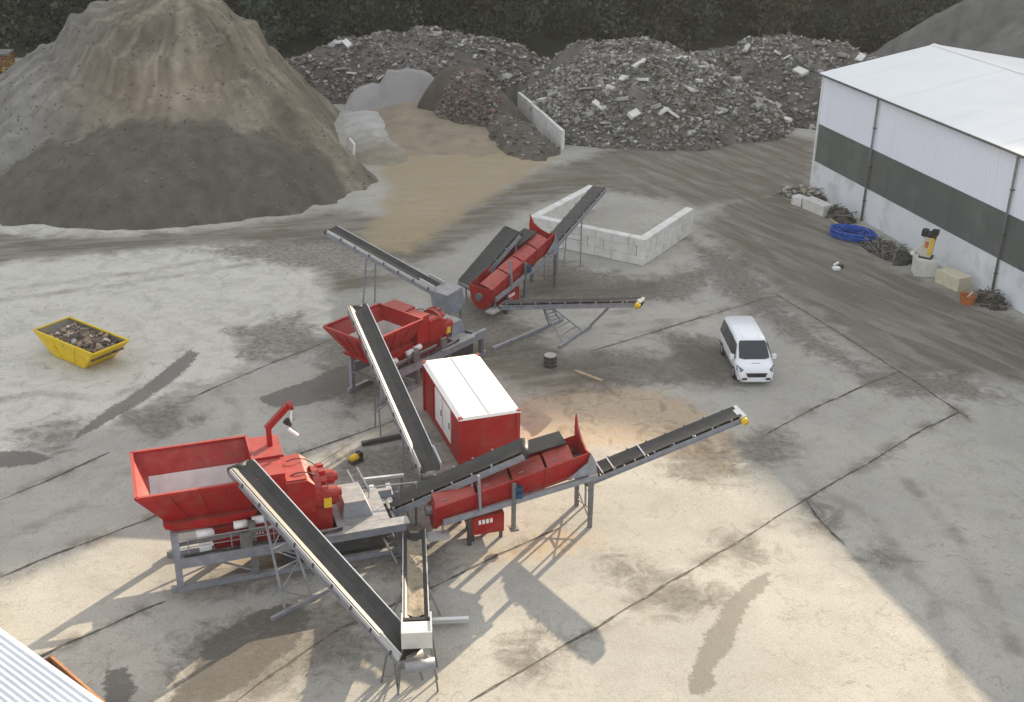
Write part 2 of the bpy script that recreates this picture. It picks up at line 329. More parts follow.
    c = mix(mth('MULTIPLY', wet, .8), c, (.088, .083, .074))
    halo = mth('MULTIPLY', rng_(at('d_joint'), .75, .0), rng_(mth('ADD', mid, mth('MULTIPLY', fine, .4)), .64, .84, 0, .8))
    c = mix(halo, c, (.15, .135, .115))
    tk = mth('MULTIPLY', rng_(mth('ADD', at('d_track'), mth('MULTIPLY', mth('SUBTRACT', fine, .5), .5)), .55, .1), rng_(mid, .4, .65, .12, .55))
    c = mix(tk, c, (.16, .146, .126))
    n5 = noise(1.1, 10, .78, None, 2.0); n6 = noise(5.5, 8, .8, None, .6)
    c = mix(mth('MULTIPLY', rng_(n5, .56, .60, 0, .5), rng_(big, .4, .6, .35, 1.)), c, (.185, .17, .148))
    c = mix(rng_(n6, .60, .66, 0, .45), c, (.16, .147, .128))
    c = mix(rng_(n6, .38, .33, 0, .35), c, (.5, .485, .45))
    # oil spots and small stains
    c = mix(rng_(noise(.42, 9, .72, None, .8), .655, .70, 0, .55), c, (.14, .128, .11))
    c = mix(.55, c, mix(rng_(vf, .3, .7), (.58, .58, .58), (1.05, 1.05, 1.05)), 'MULTIPLY')
    hs = N('ShaderNodeHueSaturation'); hs.inputs['Value'].default_value = 1.2; L.new(mix(1., c, (1.015, 1., .955), 'MULTIPLY'), hs.inputs['Color'])
    L.new(hs.outputs[0], b.inputs['Base Color'])
    rg = mth('SUBTRACT', .88, mth('MULTIPLY', wet, .3)); L.new(rg, b.inputs['Roughness']); b.inputs['Specular IOR Level'].default_value = .25
    bp = N('ShaderNodeBump'); bp.inputs['Strength'].default_value = .35; bp.inputs['Distance'].default_value = .03
    L.new(mth('ADD', fine, mth('MULTIPLY', vf, .4)), bp.inputs['Height']); L.new(bp.outputs[0], b.inputs['Normal'])
    return m
g = np_mesh('ground', V, Fq, ground_material(), smooth=True); struct(g); g['label'] = 'stained pale concrete yard with dark joints and muddy tracks'
for nm, d in (('d_joint', d_line(JOINTS)), ('d_wet', d_poly(WET)), ('d_mud', dm), ('d_tan', dt), ('d_sand', d_poly(SAND)), ('d_pale', d_poly(PALE)), ('d_track', d_line(TRACK)), ('d_stain_shade', d_poly(STAIN_SHADE))):
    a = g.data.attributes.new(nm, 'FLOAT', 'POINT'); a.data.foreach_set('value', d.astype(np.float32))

ZG = Z.reshape(ny, NXG)
def gz(x, y):
    i = min(max(np.searchsorted(GX, x)-1, 0), NXG-2); j = min(max(np.searchsorted(GY, y)-1, 0), ny-2); a = (x-GX[i])/(GX[i+1]-GX[i]); b_ = (y-GY[j])/(GY[j+1]-GY[j])
    return (ZG[j, i]*(1-a)+ZG[j, i+1]*a)*(1-b_)+(ZG[j+1, i]*(1-a)+ZG[j+1, i+1]*a)*b_
JOINT = mat('joint_dirt', (.085, .076, .064), .95, var=.4, scale=5, col2=(.16, .145, .125), c2amt=.8, c2scale=2.5)
for ln in JOINTS:
    q = W2(ln); pts = []
    for a, b in zip(q[:-1], q[1:]):
        n = max(1, int((b-a).length/.22)); pts += [a.lerp(b, k/n) for k in range(n)]
    pts.append(q[-1]); vs = []; fs = []; sd0 = random.uniform(0, 99)
    for k, p_ in enumerate(pts):
        d = (pts[min(k+1, len(pts)-1)]-pts[max(k-1, 0)]).normalized(); nn = Vector((-d.y, d.x)); s_ = k*.22+sd0
        wob = (float(fbm(np.array([s_/1.4]), np.array([3.]), 7)[0])-.5)*.14; wd_ = (.028+.11*max(0, float(fbm(np.array([s_/.5]), np.array([9.]), 8)[0])-.3))*min(1, k/3+.3, (len(pts)-1-k)/3+.3)
        for o_ in (-wd_, wd_): c2 = p_+nn*(wob+o_+random.uniform(-.012, .012)); vs.append((c2.x, c2.y, gz(c2.x, c2.y)+.008))
    fs = [(2*k, 2*k+2, 2*k+3, 2*k+1) for k in range(len(pts)-1)]
    MB().add(vs, fs).build('slab_joint', JOINT, g)

# ------------------------------------------------------------------ heaps
def hfield(name, x0, x1, y0, y1, st, fn, material, parent=None, colfn=None):
    xs = np.arange(x0, x1+st, st); ys = np.arange(y0, y1+st, st); x, y = np.meshgrid(xs, ys)
    h = fn(x, y); n = len(xs); m = len(ys)
    v = np.stack([x.ravel(), y.ravel(), np.maximum(h, -.4).ravel()], 1)
    i = (np.arange(m-1)[:, None]*n+np.arange(n-1)[None, :]); q = np.stack([i, i+1, i+1+n, i+n], -1).reshape(-1, 4)
    hm = h.ravel()[q].max(1) > -.15; q = q[hm]
    use, inv = np.unique(q, return_inverse=True); v = v[use]; q = inv.reshape(-1, 4)
    col = None
    if colfn is not None: col = colfn(v[:, 0], v[:, 1], v[:, 2])
    return np_mesh(name, v, q, material, parent, col, smooth=True)
def lerp3(a, b, t): return np.asarray(a)[None, :]*(1-t[:, None]) + np.asarray(b)[None, :]*t[:, None]
HEAPM = mat('heap_grit', (1, 1, 1), .95, var=.22, scale=.9, attr='col', bump=.9, bscale=5)
RUBM = mat('rubble_mix', (1, 1, 1), .9, var=.2, scale=2, attr='col')

PC = (-27., 100.3)
def pile_h(x, y):
    dx = x-PC[0]; dx = np.where(dx < 0, np.minimum(dx+3.4, 0), dx); dy = y-PC[1]; r = np.sqrt(dx*dx+dy*dy+4.)-.6; th = np.arctan2(dy, x-PC[0])
    back = np.clip(-dx/22+dy/30, 0, 1)
    R0 = 19.3 + 1.0*(fbm(th*2.2+9, th*0+2, 5)-.5)*2 + .8*np.clip(-dx/13, 0, 1) - 2.6*np.clip(dx/16, 0, 1)*np.clip((dy+14)/10, 0, 1)
    h = .735*(R0-r) - .75*(fbm(th*9+30, r*.10, 12, 3)-.5)*np.clip(r/6, 0, 1)*2
    h = np.where(h > 11.5, 11.5+(h-11.5)*.8, h)
    sx, sy = -27.6, 94.2
    dx2 = x-sx; dy2 = y-sy; r2 = np.hypot(dx2, dy2*1.0); t2 = np.arctan2(dy2, dx2)
    h2 = 10.5-.70*r2 + .5*(fbm(t2*6+3, r2*.15, 40, 3)-.5)
    h = np.maximum(h, h2)
    # steep side where a slab holds the material back
    xr = np.interp(y, [78, 86, 90, 93, 97.5, 109, 130], [4, -5, -9.2, -11.6, -14.2, -16.6, -17])
    h = np.minimum(h, (xr-x)*1.5+.5*(fbm(x/1.5, y/1.5, 44)-.5))
    # dug lower face in front
    front = np.clip((98-y)/6, 0, 1)
    cut = 5.6*(1-np.abs((x+26)/14)**2.6) + 1.3*(fbm(x/4, y*0+3, 31)-.5) + .8*(fbm(x/1.1, y*0+3, 32)-.5)
    st = np.clip((cut-h)/1.2, 0, 1)
    h = h + front*st*.45*np.clip(h/2, 0, 1) - front*.35*np.exp(-((h-cut-.4)/.5)**2)
    # benches left by dumping
    rr = np.hypot(x+29, y-99.5)
    h = h + .7*np.exp(-((rr-7.3-.8*np.sin(th*3))/.5)**2) - .6*np.exp(-((rr-9.0-.5*np.sin(th*3))/.6)**2) + .4*np.exp(-((rr-4.6-.7*np.sin(th*2+1))/.4)**2)
    h = h - np.abs(fbm(th*16+5, r*.05, 13, 3)-.5)*.9*np.clip(r/8, 0, 1)*np.clip((h-4.5)/2, 0, 1) + (fbm(x/1.3, y/1.3, 60)-.5)*.4 + (fbm(x/.55, y/.55, 61)-.5)*.42
    return h
def pile_col(x, y, z):
    n = fbm(x/2.5, y/2.5, 70); n2 = fbm(x/.7, y/.7, 75); th = np.arctan2(y-PC[1], x-PC[0])
    c = lerp3((.15, .13, .10), (.245, .218, .175), np.clip(n*2.2-.6, 0, 1))
    gu = np.clip((fbm(th*14, z*.18, 77)-.5)*4, 0, 1); c = c*(1-gu[:, None]*.34)*np.array((1.0, .985, .94))[None]
    lf = np.clip((-30-x)/6, 0, 1); c = c*(1-lf[:, None]) + lerp3((.155, .145, .128), (.235, .224, .2), n)*lf[:, None]
    br = np.exp(-((x+27)/7)**2-((z-7)/2)**2); c = c*(1-br[:, None]*.6)+np.array((.25, .20, .145))[None]*br[:, None]*.6
    gr = np.clip((x+21)/5, 0, 1)*np.clip((z-3)/3, 0, 1)*np.clip((n2-.42)*5, 0, 1); c = c*(1-gr[:, None]*.5)+np.array((.15, .155, .09))[None]*gr[:, None]*.5
    cut = 5.6*(1-np.abs((x+26)/14)**2.6)+1.3*(fbm(x/4, y*0+3, 31)-.5)+.8*(fbm(x/1.1, y*0+3, 32)-.5)
    d = np.clip((cut-z+.5*(n2-.5))/.22, 0, 1)*np.clip((99-y)/3, 0, 1)
    c = c*(1-d[:, None]) + lerp3((.088, .077, .062), (.122, .108, .088), n)*d[:, None]
    rib = np.clip((fbm(th*22, np.hypot(x-PC[0], y-PC[1])*.06, 79, 3)-.5)*5, -1, 1)*np.clip((z-4)/3, 0, 1)
    return c*(.74+.5*n2)[:, None]*(1+.22*rib)[:, None]
p = thing('stockpile', 'tall conical brown gravel stockpile with a dark freshly dug lower face', 'stockpile', (0, 0, 0))
hfield('heap', -62, -7, 78, 132, .26, pile_h, HEAPM, p, pile_col)
def stones(name, parent, fn, n, region, smin, smax, cols, pw=2.5, material=RUBM, sink=.3, flat=.6):
    """angular stones lying on the surface fn"""
    x = rng.uniform(region[0], region[1], n*6); y = rng.uniform(region[2], region[3], n*6); h = fn(x, y); k = np.where(h > .02)[0][:n]
    x, y, h = x[k], y[k], h[k]; n = len(k)
    s = smin+(smax-smin)*rng.random(n)**pw
    base = np.array([(a, b, c) for c in (-1, 1) for b in (-1, 1) for a in (-1, 1)], float)*.5
    vv = base[None]*(1+rng.uniform(-.35, .35, (n, 8, 3)))*np.stack([s, s*rng.uniform(.45, 1, n), s*rng.uniform(.2, flat, n)], 1)[:, None, :]
    a = rng.uniform(0, 6.28, n); t = rng.uniform(-.7, .7, n); b = rng.uniform(-.7, .7, n)
    ca, sa, ct, st_, cb, sb = np.cos(a), np.sin(a), np.cos(t), np.sin(t), np.cos(b), np.sin(b)
    y1 = vv[..., 1]*ct[:, None]-vv[..., 2]*st_[:, None]; z1 = vv[..., 1]*st_[:, None]+vv[..., 2]*ct[:, None]; x1 = vv[..., 0]
    x2 = x1*cb[:, None]+z1*sb[:, None]; z2 = -x1*sb[:, None]+z1*cb[:, None]
    x3 = x2*ca[:, None]-y1*sa[:, None]; y3 = x2*sa[:, None]+y1*ca[:, None]
    P = np.stack([x3+x[:, None], y3+y[:, None], z2+(h+s*(.5-sink)*.5)[:, None]], -1)
    f = np.array([(0, 2, 3, 1), (4, 5, 7, 6), (0, 1, 5, 4), (2, 6, 7, 3), (0, 4, 6, 2), (1, 3, 7, 5)])
    Fq = (f[None]+(np.arange(n)*8)[:, None, None]).reshape(-1, 4)
    cc = np.asarray(cols)[rng.choice(len(cols), n)]*rng.uniform(.7, 1.25, (n, 1))
    return stuff(np_mesh(name, P.reshape(-1, 3), Fq, material, parent, np.repeat(cc, 8, 0)))
GREYS = [(.16, .15, .14), (.22, .21, .19), (.30, .29, .27), (.12, .11, .10), (.42, .41, .39), (.19, .16, .13), (.25, .22, .18), (.14, .13, .11), (.10, .095, .085), (.19, .14, .115)]
stones('loose_stones', p, pile_h, 6000, (-48, -9, 80, 108), .04, .17, [(.13, .116, .094), (.15, .134, .108), (.18, .16, .13), (.21, .19, .155)], 3.)

def mound(cx, cy, rx, ry, h, s, slope=.8, rot=0., lump=1.):
    ca, sa = math.cos(rot), math.sin(rot)
    def fn(x, y):
        dx = x-cx; dy = y-cy; u = (dx*ca+dy*sa)/rx; v = (-dx*sa+dy*ca)/ry; r = np.sqrt(u*u+v*v)
        e = (fbm(np.arctan2(v, u)*1.6+s, r*0+s, s)-.5)*.5
        z = h*np.clip((1+e-r)/.72, -.5, 1.)
        z = np.where(z > 0, h*np.sin(np.clip(z/h, 0, 1)*1.5708)**.9, z)
        return z + np.clip(z, 0, 1)*((fbm(x/3, y/3, s+4)-.5)*2.6*lump+(fbm(x/.9, y/.9, s+9)-.5)*.8*lump) - .05
    return fn
WA, WE = pix(519, 92, 1.75), pix(562.5, 150)
def wall_side(x, y):
    dx, dy = WE.x-WA.x, WE.y-WA.y; l = math.hypot(dx, dy); return -((x-WA.x)*dy-(y-WA.y)*dx)/l
def left_of(fn, k=.75): return lambda x, y: np.where(y > WE.y-3, np.minimum(fn(x, y), wall_side(x, y)*-k-.15), fn(x, y))
def right_of(fn): return lambda x, y: np.where(y < WA.y+1, np.minimum(fn(x, y), np.where(wall_side(x, y) > .1, 1.2+(wall_side(x, y)-.1)*.75, -1)), fn(x, y))
def soilcol(a, b, s):
    def f(x, y, z): return lerp3(a, b, np.clip(fbm(x/1.8, y/1.8, s)*1.7-.35, 0, 1))*(.75+.5*fbm(x/.5, y/.5, s+3))[:, None]
    return f
def rubble(name, label, fn, box, ca, cb, n, smax, cols, seed, slabs=0):
    t = thing(name, label, 'rubble heap', (0, 0, 0))
    hfield('heap', *box, .35, fn, HEAPM, t, soilcol(ca, cb, seed))
    cov = lambda x, y: np.where(fbm(x/2.6, y/2.6, seed+40)+rng.random(np.shape(x))*.35 > .55, fn(x, y), -1.)
    stones('broken_stones', t, cov, n, box, .13, smax, cols, 2.2)
    for k in range(slabs):
        for _ in range(30):
            x = rng.uniform(box[0]+2, box[1]-2); y = rng.uniform(box[2], (box[2]+box[3])/2); h = float(fn(np.array([x]), np.array([y]))[0])
            if h > 1: break
        m = MB(); a, b, c = rng.uniform(.7, 1.7), rng.uniform(.4, .9), rng.uniform(.14, .32)
        rot = Matrix.Rotation(rng.uniform(0, 6.28), 3, 'Z') @ Matrix.Rotation(rng.uniform(-.6, .6), 3, 'X') @ Matrix.Rotation(rng.uniform(-.5, .5), 3, 'Y')
        m.box((0, 0, 0), (a, b, c), rot); m.v = [tuple(Vector(q)*(1+random.uniform(-.12, .12))) for q in m.v]
        o = m.build('concrete_slab', random.choice([CONC, CONCD, CONCD, PALEC]), t); o.location = (x, y, h+.12)
    return t
LIGHTR = GREYS+GREYS+[(.38, .37, .35), (.46, .45, .43), (.30, .29, .27), (.26, .25, .23)]
fA = mound(-9.5, 124, 16.5, 9.5, 5.0, 101)
rubble('rubble_heap', 'dark lumpy rubble heap behind the smooth grey silt block', fA, (-30, 10, 110, 138), (.085, .08, .07), (.17, .155, .135), 8500, .5, GREYS, 201, 18)
fB = mound(11, 113.5, 15, 11.0, 5.9, 112); fB = right_of(fB)
rubble('rubble_heap', 'broad heap of pale broken concrete between the two panel walls', fB, (-6, 29, 98, 128), (.085, .08, .068), (.19, .18, .16), 19000, .5, LIGHTR, 212, 40)
fC = mound(28.5, 121, 15.5, 10.5, 5.3, 133)
rubble('rubble_heap', 'grey demolition rubble heap beside the far corner of the white hall', fC, (12, 48, 106, 134), (.08, .075, .065), (.16, .15, .135), 10000, .45, GREYS+[(.4, .4, .38)], 233, 22)
fD = left_of(mound(-3.4, 113, 5.6, 6.2, 4.6, 151, lump=.6), 1.1)
t = thing('soil_heap', 'dark brown soil heap with reddish brick rubble on its front', 'soil heap')
hfield('heap', -10, 5, 104, 121, .3, fD, HEAPM, t, soilcol((.075, .066, .055), (.125, .108, .09), 251))
stones('brick_rubble', t, lambda x, y: np.where((np.hypot(x+4.4, y-109) < 3.2), fD(x, y), -1), 800, (-9, 0, 104, 114), .14, .5, [(.18, .115, .09), (.2, .15, .125), (.17, .15, .13), (.26, .235, .21)], 2)
fS = mound(66, 129, 27, 18, 10.3, 171, lump=.5)
t = thing('stockpile', 'smooth grey gravel stockpile rising behind the white hall roof', 'stockpile')
hfield('heap', 34, 104, 106, 152, .6, fS, HEAPM, t, soilcol((.115, .112, .105), (.175, .17, .158), 271))
# spoil bank left between the panel wall and the sloping mud
fM = left_of(mound(.2, 104.5, 2.6, 7.0, 1.5, 181, rot=R(20), lump=.35), .8)
t = thing('soil_bank', 'low dark soil bank sloping down beside the long panel wall', 'soil bank')
hfield('heap', -5, 8, 93, 114, .25, fM, HEAPM, t, soilcol((.085, .075, .06), (.14, .122, .10), 281))
stones('loose_stones', t, fM, 260, (-4, 7, 95, 112), .1, .4, GREYS, 2)
# grey silt block
fG = lambda x, y: np.minimum(np.minimum((1.1-np.abs((x+11.6)/4.9)**4)*3.3, (y-114.2)*1.5+.1), (119.6-y)*1.6) * (1-.38*np.clip((-12.4-x)/.8, 0, 1)) + (fbm(x/1.6, y/1.6, 91)-.5)*.7+(fbm(x/.5, y/.5, 92)-.5)*.2-.05
t = thing('silt_heap', 'smooth pale grey block of dried silt with a stepped left end', 'silt heap')
hfield('heap', -17, -6, 113, 120, .2, fG, SILT, t)
# pale lime spill running down beside the stockpile
fL = lambda x, y: .38-np.abs((x+12.4+(y-104)*.2)/2.6)**2*.45-np.clip(y-113, 0, 9)*.3-np.clip(97.5-y, 0, 9)*.2+(fbm(x/1.2, y/2.6, 95)-.5)*.3
def limecol(x, y, z):
    c = lerp3((.25, .22, .165), (.42, .41, .385), np.clip((y-99)/7+(fbm(x/.8, y/2, 97)-.5)*1.2, 0, 1)); return c
t = thing('lime_spill', 'streak of whitish lime dust spilled at the right foot of the brown stockpile', 'lime spill')
hfield('heap', -18, -8, 93, 117, .22, fL, HEAPM, t, limecol)
# mud slope rising behind the tan puddle
fR = lambda x, y: np.minimum((y-98)*.07, 1.2)*np.clip((7.2-np.abs(x+7))/4.5, -.2, 1)*np.clip((119-y)/5, 0, 1)+(fbm(x/1.6, y/3, 99)-.5)*.22-.08
t = struct(hfield('mud_slope', -16, 4, 96, 119, .25, fR, mat('tan_mud', (.27, .222, .158), .8, var=.2, scale=.6, col2=(.17, .14, .115), c2amt=.7, c2scale=.35, bump=.4, bscale=3)))
# panel walls
def wall_run(name, label, a, b, h, n, material):
    a = Vector((a[0], a[1], 0)); b = Vector((b[0], b[1], 0)); d = b-a; t = thing(name, label, 'wall', a, math.atan2(d.y, d.x)); L = d.length/n
    m = MB(); c = .04; m.prism([(c, -.15, 0), (L-.03, -.15, 0), (L-.03, .15, 0), (c, .15, 0)], (0, 0, -.2), (0, 0, h)); src = m.build('wall_panel', material, t)
    for k in range(1, n): piece(src, t, (L*k, random.uniform(-.03, .03), random.uniform(-.07, .05)))
    return t
wall_run('panel_wall', 'long leaning row of concrete panels holding back the pale rubble', WA[:2], WE[:2], 1.75, 6, CONC)
wall_run('panel_wall', 'short concrete panel wall at the right edge of the pale rubble', pix(700, 90)[:2], pix(726, 108)[:2], 1.7, 4, CONCD)
m = MB(); m.prism([(0, 0, 0), (.9, 0, 0), (.75, 0, 1.7), (.1, 0, 2.1)], (0, -.12, 0), (0, .12, 0))
o = m.build('concrete_slab', CONC); o.location = pix(346, 163); o.rotation_euler = (R(-12), 0, R(-40)); tag(o, 'broken concrete slab standing against the foot of the brown stockpile', 'slab')

# ------------------------------------------------------------------ wooded hillside behind
def hill_h(x, y):
    crest = np.interp(x, [-400, -60, 60, 70, 73.4, 75.5, 77, 79.6, 83.8, 87.5, 92.4, 96, 99.5, 104, 125, 200, 400], [48, 52, 55, 54, 52.7, 50.7, 49.0, 48.2, 47.4, 47.5, 47.9, 48.5, 49.4, 50.9, 56.5, 52, 45])  # unseen crest, heights shaped so its shadow edge falls across the yard
    t = np.clip((y-139)/49, 0, 1)
    return np.maximum(crest*(t**1.15)-np.clip(y-188.5, 0, 400)*1.1, -.5)+(fbm(x/14, y/14, 301)-.5)*4*np.clip(t*5, 0, 1)*np.clip((184-y)/30, .0, 1)
FLOOR = mat('forest_floor', (.032, .034, .022), .95, var=.35, scale=.6)
struct(hfield('hillside', -380, 380, 137, 260, 3., hill_h, FLOOR))
def foliage(spots, nleaf, size, pal, seed):
    rg = np.random.default_rng(seed); Vs = []; Cs = []
    for (x, y, z, h, r) in spots:
        ncl = rg.integers(14, 22); cc = np.stack([rg.normal(0, .5, ncl)*r, rg.normal(0, .5, ncl)*r, rg.uniform(.12, 1, ncl)*h], 1)
        cc[:, :2] *= (1.15-.6*(cc[:, 2:]/h))
        k = rg.integers(0, ncl, nleaf); c = cc[k]+rg.normal(0, 1, (nleaf, 3))*np.array((.34*r, .34*r, .09*h)); c[:, 2] = np.abs(c[:, 2])
        a = rg.normal(0, 1, (nleaf, 3)); a /= np.linalg.norm(a, axis=1)[:, None]; b = np.cross(a, rg.normal(0, 1, (nleaf, 3))); b /= np.linalg.norm(b, axis=1)[:, None]
        s = size*rg.uniform(.5, 1.3, (nleaf, 1)); c += (x, y, z)
        Vs.append(np.stack([c-a*s, c-b*s*.6, c+a*s, c+b*s*.6], 1)); base = np.array(pal[rg.integers(len(pal))])*rg.uniform(.8, 1.2)
        col = base[None]*rg.uniform(.35, 1.75, (ncl, 1))[k]*rg.uniform(.8, 1.25, (nleaf, 1)); Cs.append(np.repeat(col, 4, 0))
    V = np.concatenate(Vs).reshape(-1, 3); return V, np.arange(len(V)).reshape(-1, 4), np.concatenate(Cs)
LEAF = mat('leaves', (1, 1, 1), .7, var=.2, scale=.5, attr='col')
PALD = [(.034, .047, .026), (.042, .054, .03), (.05, .056, .034), (.03, .043, .027), (.05, .052, .03)]
wood = thing('wood', 'dark wooded slope behind the rubble heaps', 'wood'); 
sp = []
for row, (yy, st_) in enumerate(((141, 3.4), (146, 3.8), (152, 4.6), (160, 5.5))):
    xx = -82.
    while xx < 92:
        x = xx+rng.uniform(-1, 1); y = yy+rng.uniform(-2, 2); z = float(hill_h(np.array([x]), np.array([y]))[0])
        sp.append((x, y, max(z, 0)-.2, rng.uniform(5, 9.5)+row*1.0, rng.uniform(1.8, 2.9))); xx += st_*rng.uniform(.8, 1.2)
V_, F_, C_ = foliage(sp, 1400, .27, PALD, 5); stuff(np_mesh('foliage', V_, F_, LEAF, wood, C_))
m = MB()
for (x, y, z, h, r) in sp: m.tube((x, y, z-.3), (x+rng.uniform(-.4, .4), y, z+h*.75), .2, 6, .06)
stuff(m.build('trunks', BARK, wood)); wood['kind'] = 'stuff'
ridge = thing('wood', 'trees along the crest of the hillside', 'wood'); ridge['kind'] = 'stuff'
sp2 = []
for yy in (165, 172, 180, 188):
    xx = -130.
    while xx < 66:
        x = xx+rng.uniform(-1.5, 1.5); y = yy+rng.uniform(-3, 3); sp2.append((x, y, float(hill_h(np.array([x]), np.array([y]))[0])-.3, rng.uniform(7, 10), rng.uniform(2.6, 3.8))); xx += 6.6*rng.uniform(.8, 1.25)
V_, F_, C_ = foliage(sp2, 420, .75, PALD, 6); stuff(np_mesh('foliage', V_, F_, LEAF, ridge, C_))
m = MB()
for (x, y, z, h, r) in sp2: m.tube((x, y, z-.5), (x, y, z+h*.75), .25, 6, .07)
stuff(m.build('trunks', BARK, ridge))
# yellow bush and red cabin behind the left flank of the stockpile
bx = pix(13, 88, 0); t = thing('bush', 'yellow autumn bush left of the stockpile', 'bush', (bx.x, bx.y, 0))
V_, F_, C_ = foliage([(0, 0, 0, 3.0, 1.1), (-1.5, -.4, 0, 2.0, .9)], 500, .15, [(.30, .22, .035), (.26, .2, .04)], 9); np_mesh('foliage', V_, F_, LEAF, t, C_)
m = MB()
for k in range(7): a = k*.9; m.tube((-.3*k % 1.2-.6, 0, -.1), (math.cos(a)*1.2-.6, math.sin(a)*.9, 2.), .05, 5, .015)
m.build('stem', BARK, t)
q = pix(-20, 82, 0); t = thing('site_cabin', 'dull red site cabin partly hidden behind the stockpile', 'cabin', (q.x, q.y+1.2, 0), R(8))
MB().span(-3, 3, -1.25, 1.25, .1, 2.7).build('body', mat('dull_red', (.17, .04, .045), .7, var=.15, scale=1), t)
MB().span(-3.06, 3.06, -1.31, 1.31, 2.7, 2.86).build('roof', STEEL, t)
MB().span(-2.6, 2.6, -1.1, 1.1, -.05, .1).build('skid', DARK, t)
m = MB().span(1.2, 2.2, -1.28, -1.25, 1.1, 1.9).build('window', GLASS, t)

# ------------------------------------------------------------------ white hall
WO = Vector((23.094, 90.658, 0)); WB = R(-72.886); LEN, WID, EAV, RDG = 66., 18.8, 9.07, 10.75
hall = thing('storage_hall', 'large white storage hall with a green grey band and low pitched roof', 'hall', WO, WB)
# local x runs along the eave towards the viewer, +y is away from the yard (into the hall)
Z1, Z2 = 2.38, 5.29
MB().span(0, LEN, 0, .22, -.1, Z1).build('plinth', PLINTH, hall)
PW = 1.22; k = 0; m = MB().span(0, PW-.012, .05, .09, Z1+.003, Z2-.003); src = m.build('band_panel', DARKCLAD, hall)
npan = int(LEN/PW)
for k in range(1, npan): piece(src, hall, (k*PW, random.uniform(-.008, .008), 0))
m = MB()
prof = []
for i in range(13): x = i*PW/4/3; prof.append((x, .035 if i % 3 == 0 else .05))
m = MB(); vs = []; fs = []
for i, (x, y) in enumerate(prof): vs += [(x, y, Z2), (x, y, EAV)]
for i in range(len(prof)-1): fs.append((2*i, 2*i+2, 2*i+3, 2*i+1))
m.add(vs, fs); src = m.build('wall_sheet', CLAD, hall)
for k in range(1, npan): piece(src, hall, (k*PW, random.uniform(-.004, .004), 0))
MB().span(0, LEN, .1, .3, Z1, EAV-.1).build('wall_core', DARK, hall)
m = MB(); m.prism([(0, .3, -.1), (0, WID, -.1), (0, WID, EAV), (0, WID/2, RDG-.06), (0, .3, EAV)], (.02, 0, 0), (.2, 0, 0)); m.build('gable_wall', CLAD, hall)
m = MB(); m.prism([(0, .3, -.1), (0, WID, -.1), (0, WID, EAV), (0, WID/2, RDG-.06), (0, .3, EAV)], (LEN-.2, 0, 0), (LEN, 0, 0)); m.build('gable_wall', CLAD, hall)
MB().span(.2, LEN-.2, WID-.2, WID, -.1, EAV-.05).build('rear_wall', CLAD, hall)
MB().span(-.06, .1, -.07, .1, 0, EAV+.02).build('corner_trim', WHITE, hall)
sl_ = (RDG-EAV)/(WID/2)
def roof_half(y0, y1, z0, z1):
    L_ = (LEN+.5)/22
    m = MB(); m.prism([(0, y0, z0), (0, y1, z1), (0, y1, z1-.08), (0, y0, z0-.08)], (0, 0, 0), (L_-.02, 0, 0)); s0 = m.build('roof_sheet', ROOFW, hall); s0.location = (-.25, 0, 0)
    for k in range(1, 22): piece(s0, hall, (-.25+k*L_, 0, random.uniform(-.006, .006)))
roof_half(-.28, WID/2-.02, EAV+.08-.28*sl_, RDG+.06); roof_half(WID+.28, WID/2+.02, EAV+.08-.28*sl_, RDG+.06)
MB().prism([(0, WID/2-.35, RDG+.03), (0, WID/2, RDG+.12), (0, WID/2+.35, RDG+.03), (0, WID/2, RDG+.08)], (-.28, 0, 0), (LEN+.28, 0, 0)).build('ridge_cap', WHITE, hall)
m = MB(); m.sweep([(-.16, .0), (-.14, -.15), (.02, -.15), (.04, 0), (.02, -.01), (.0, -.13), (-.12, -.13), (-.14, 0)], [(-.3, -.2, EAV+.03), (LEN+.3, -.2, EAV+.03)], (0, 1, 0), (0, 0, 1), True); m.build('gutter', STEEL, hall)
for px_ in (7.59, 22.47, 37.4, 52.3):
    m = MB(); m.tube((px_, -.12, .02), (px_, -.12, EAV-.15), .075, 8); m.tube((px_, -.12, EAV-.15), (px_, -.22, EAV-.04), .07, 8); d = m.build('downpipe', STEEL, hall, True)
    for zz in (1.5, 4., 6.8): MB().span(px_-.1, px_+.1, -.2, .03, zz, zz+.05).build('bracket', DARK, d)

# ------------------------------------------------------------------ block bunker
BO = pix(643.6, 266.7); BA = R(148.914)
bk = thing('block_bunker', 'U-shaped storage bay of stacked pale concrete blocks', 'bunker', (8.487, 73.5025, 0), BA)
bl, bh, bw = 1.2, .608, .6; c = .04
def block_mesh(L):
    m = MB()
    m.add([(a, b, z) for z, k in ((0, c), (c, 0), (bh-c, 0), (bh, c)) for a, b in ((k, k), (L-k-.03, k), (L-k-.03, bw-k), (k, bw-k))],
          [(3, 2, 1, 0), (12, 13, 14, 15)]+[(r*4+i, r*4+(i+1) % 4, r*4+4+(i+1) % 4, r*4+4+i) for r in range(3) for i in range(4)])
    return m.build('block', CONC, bk)
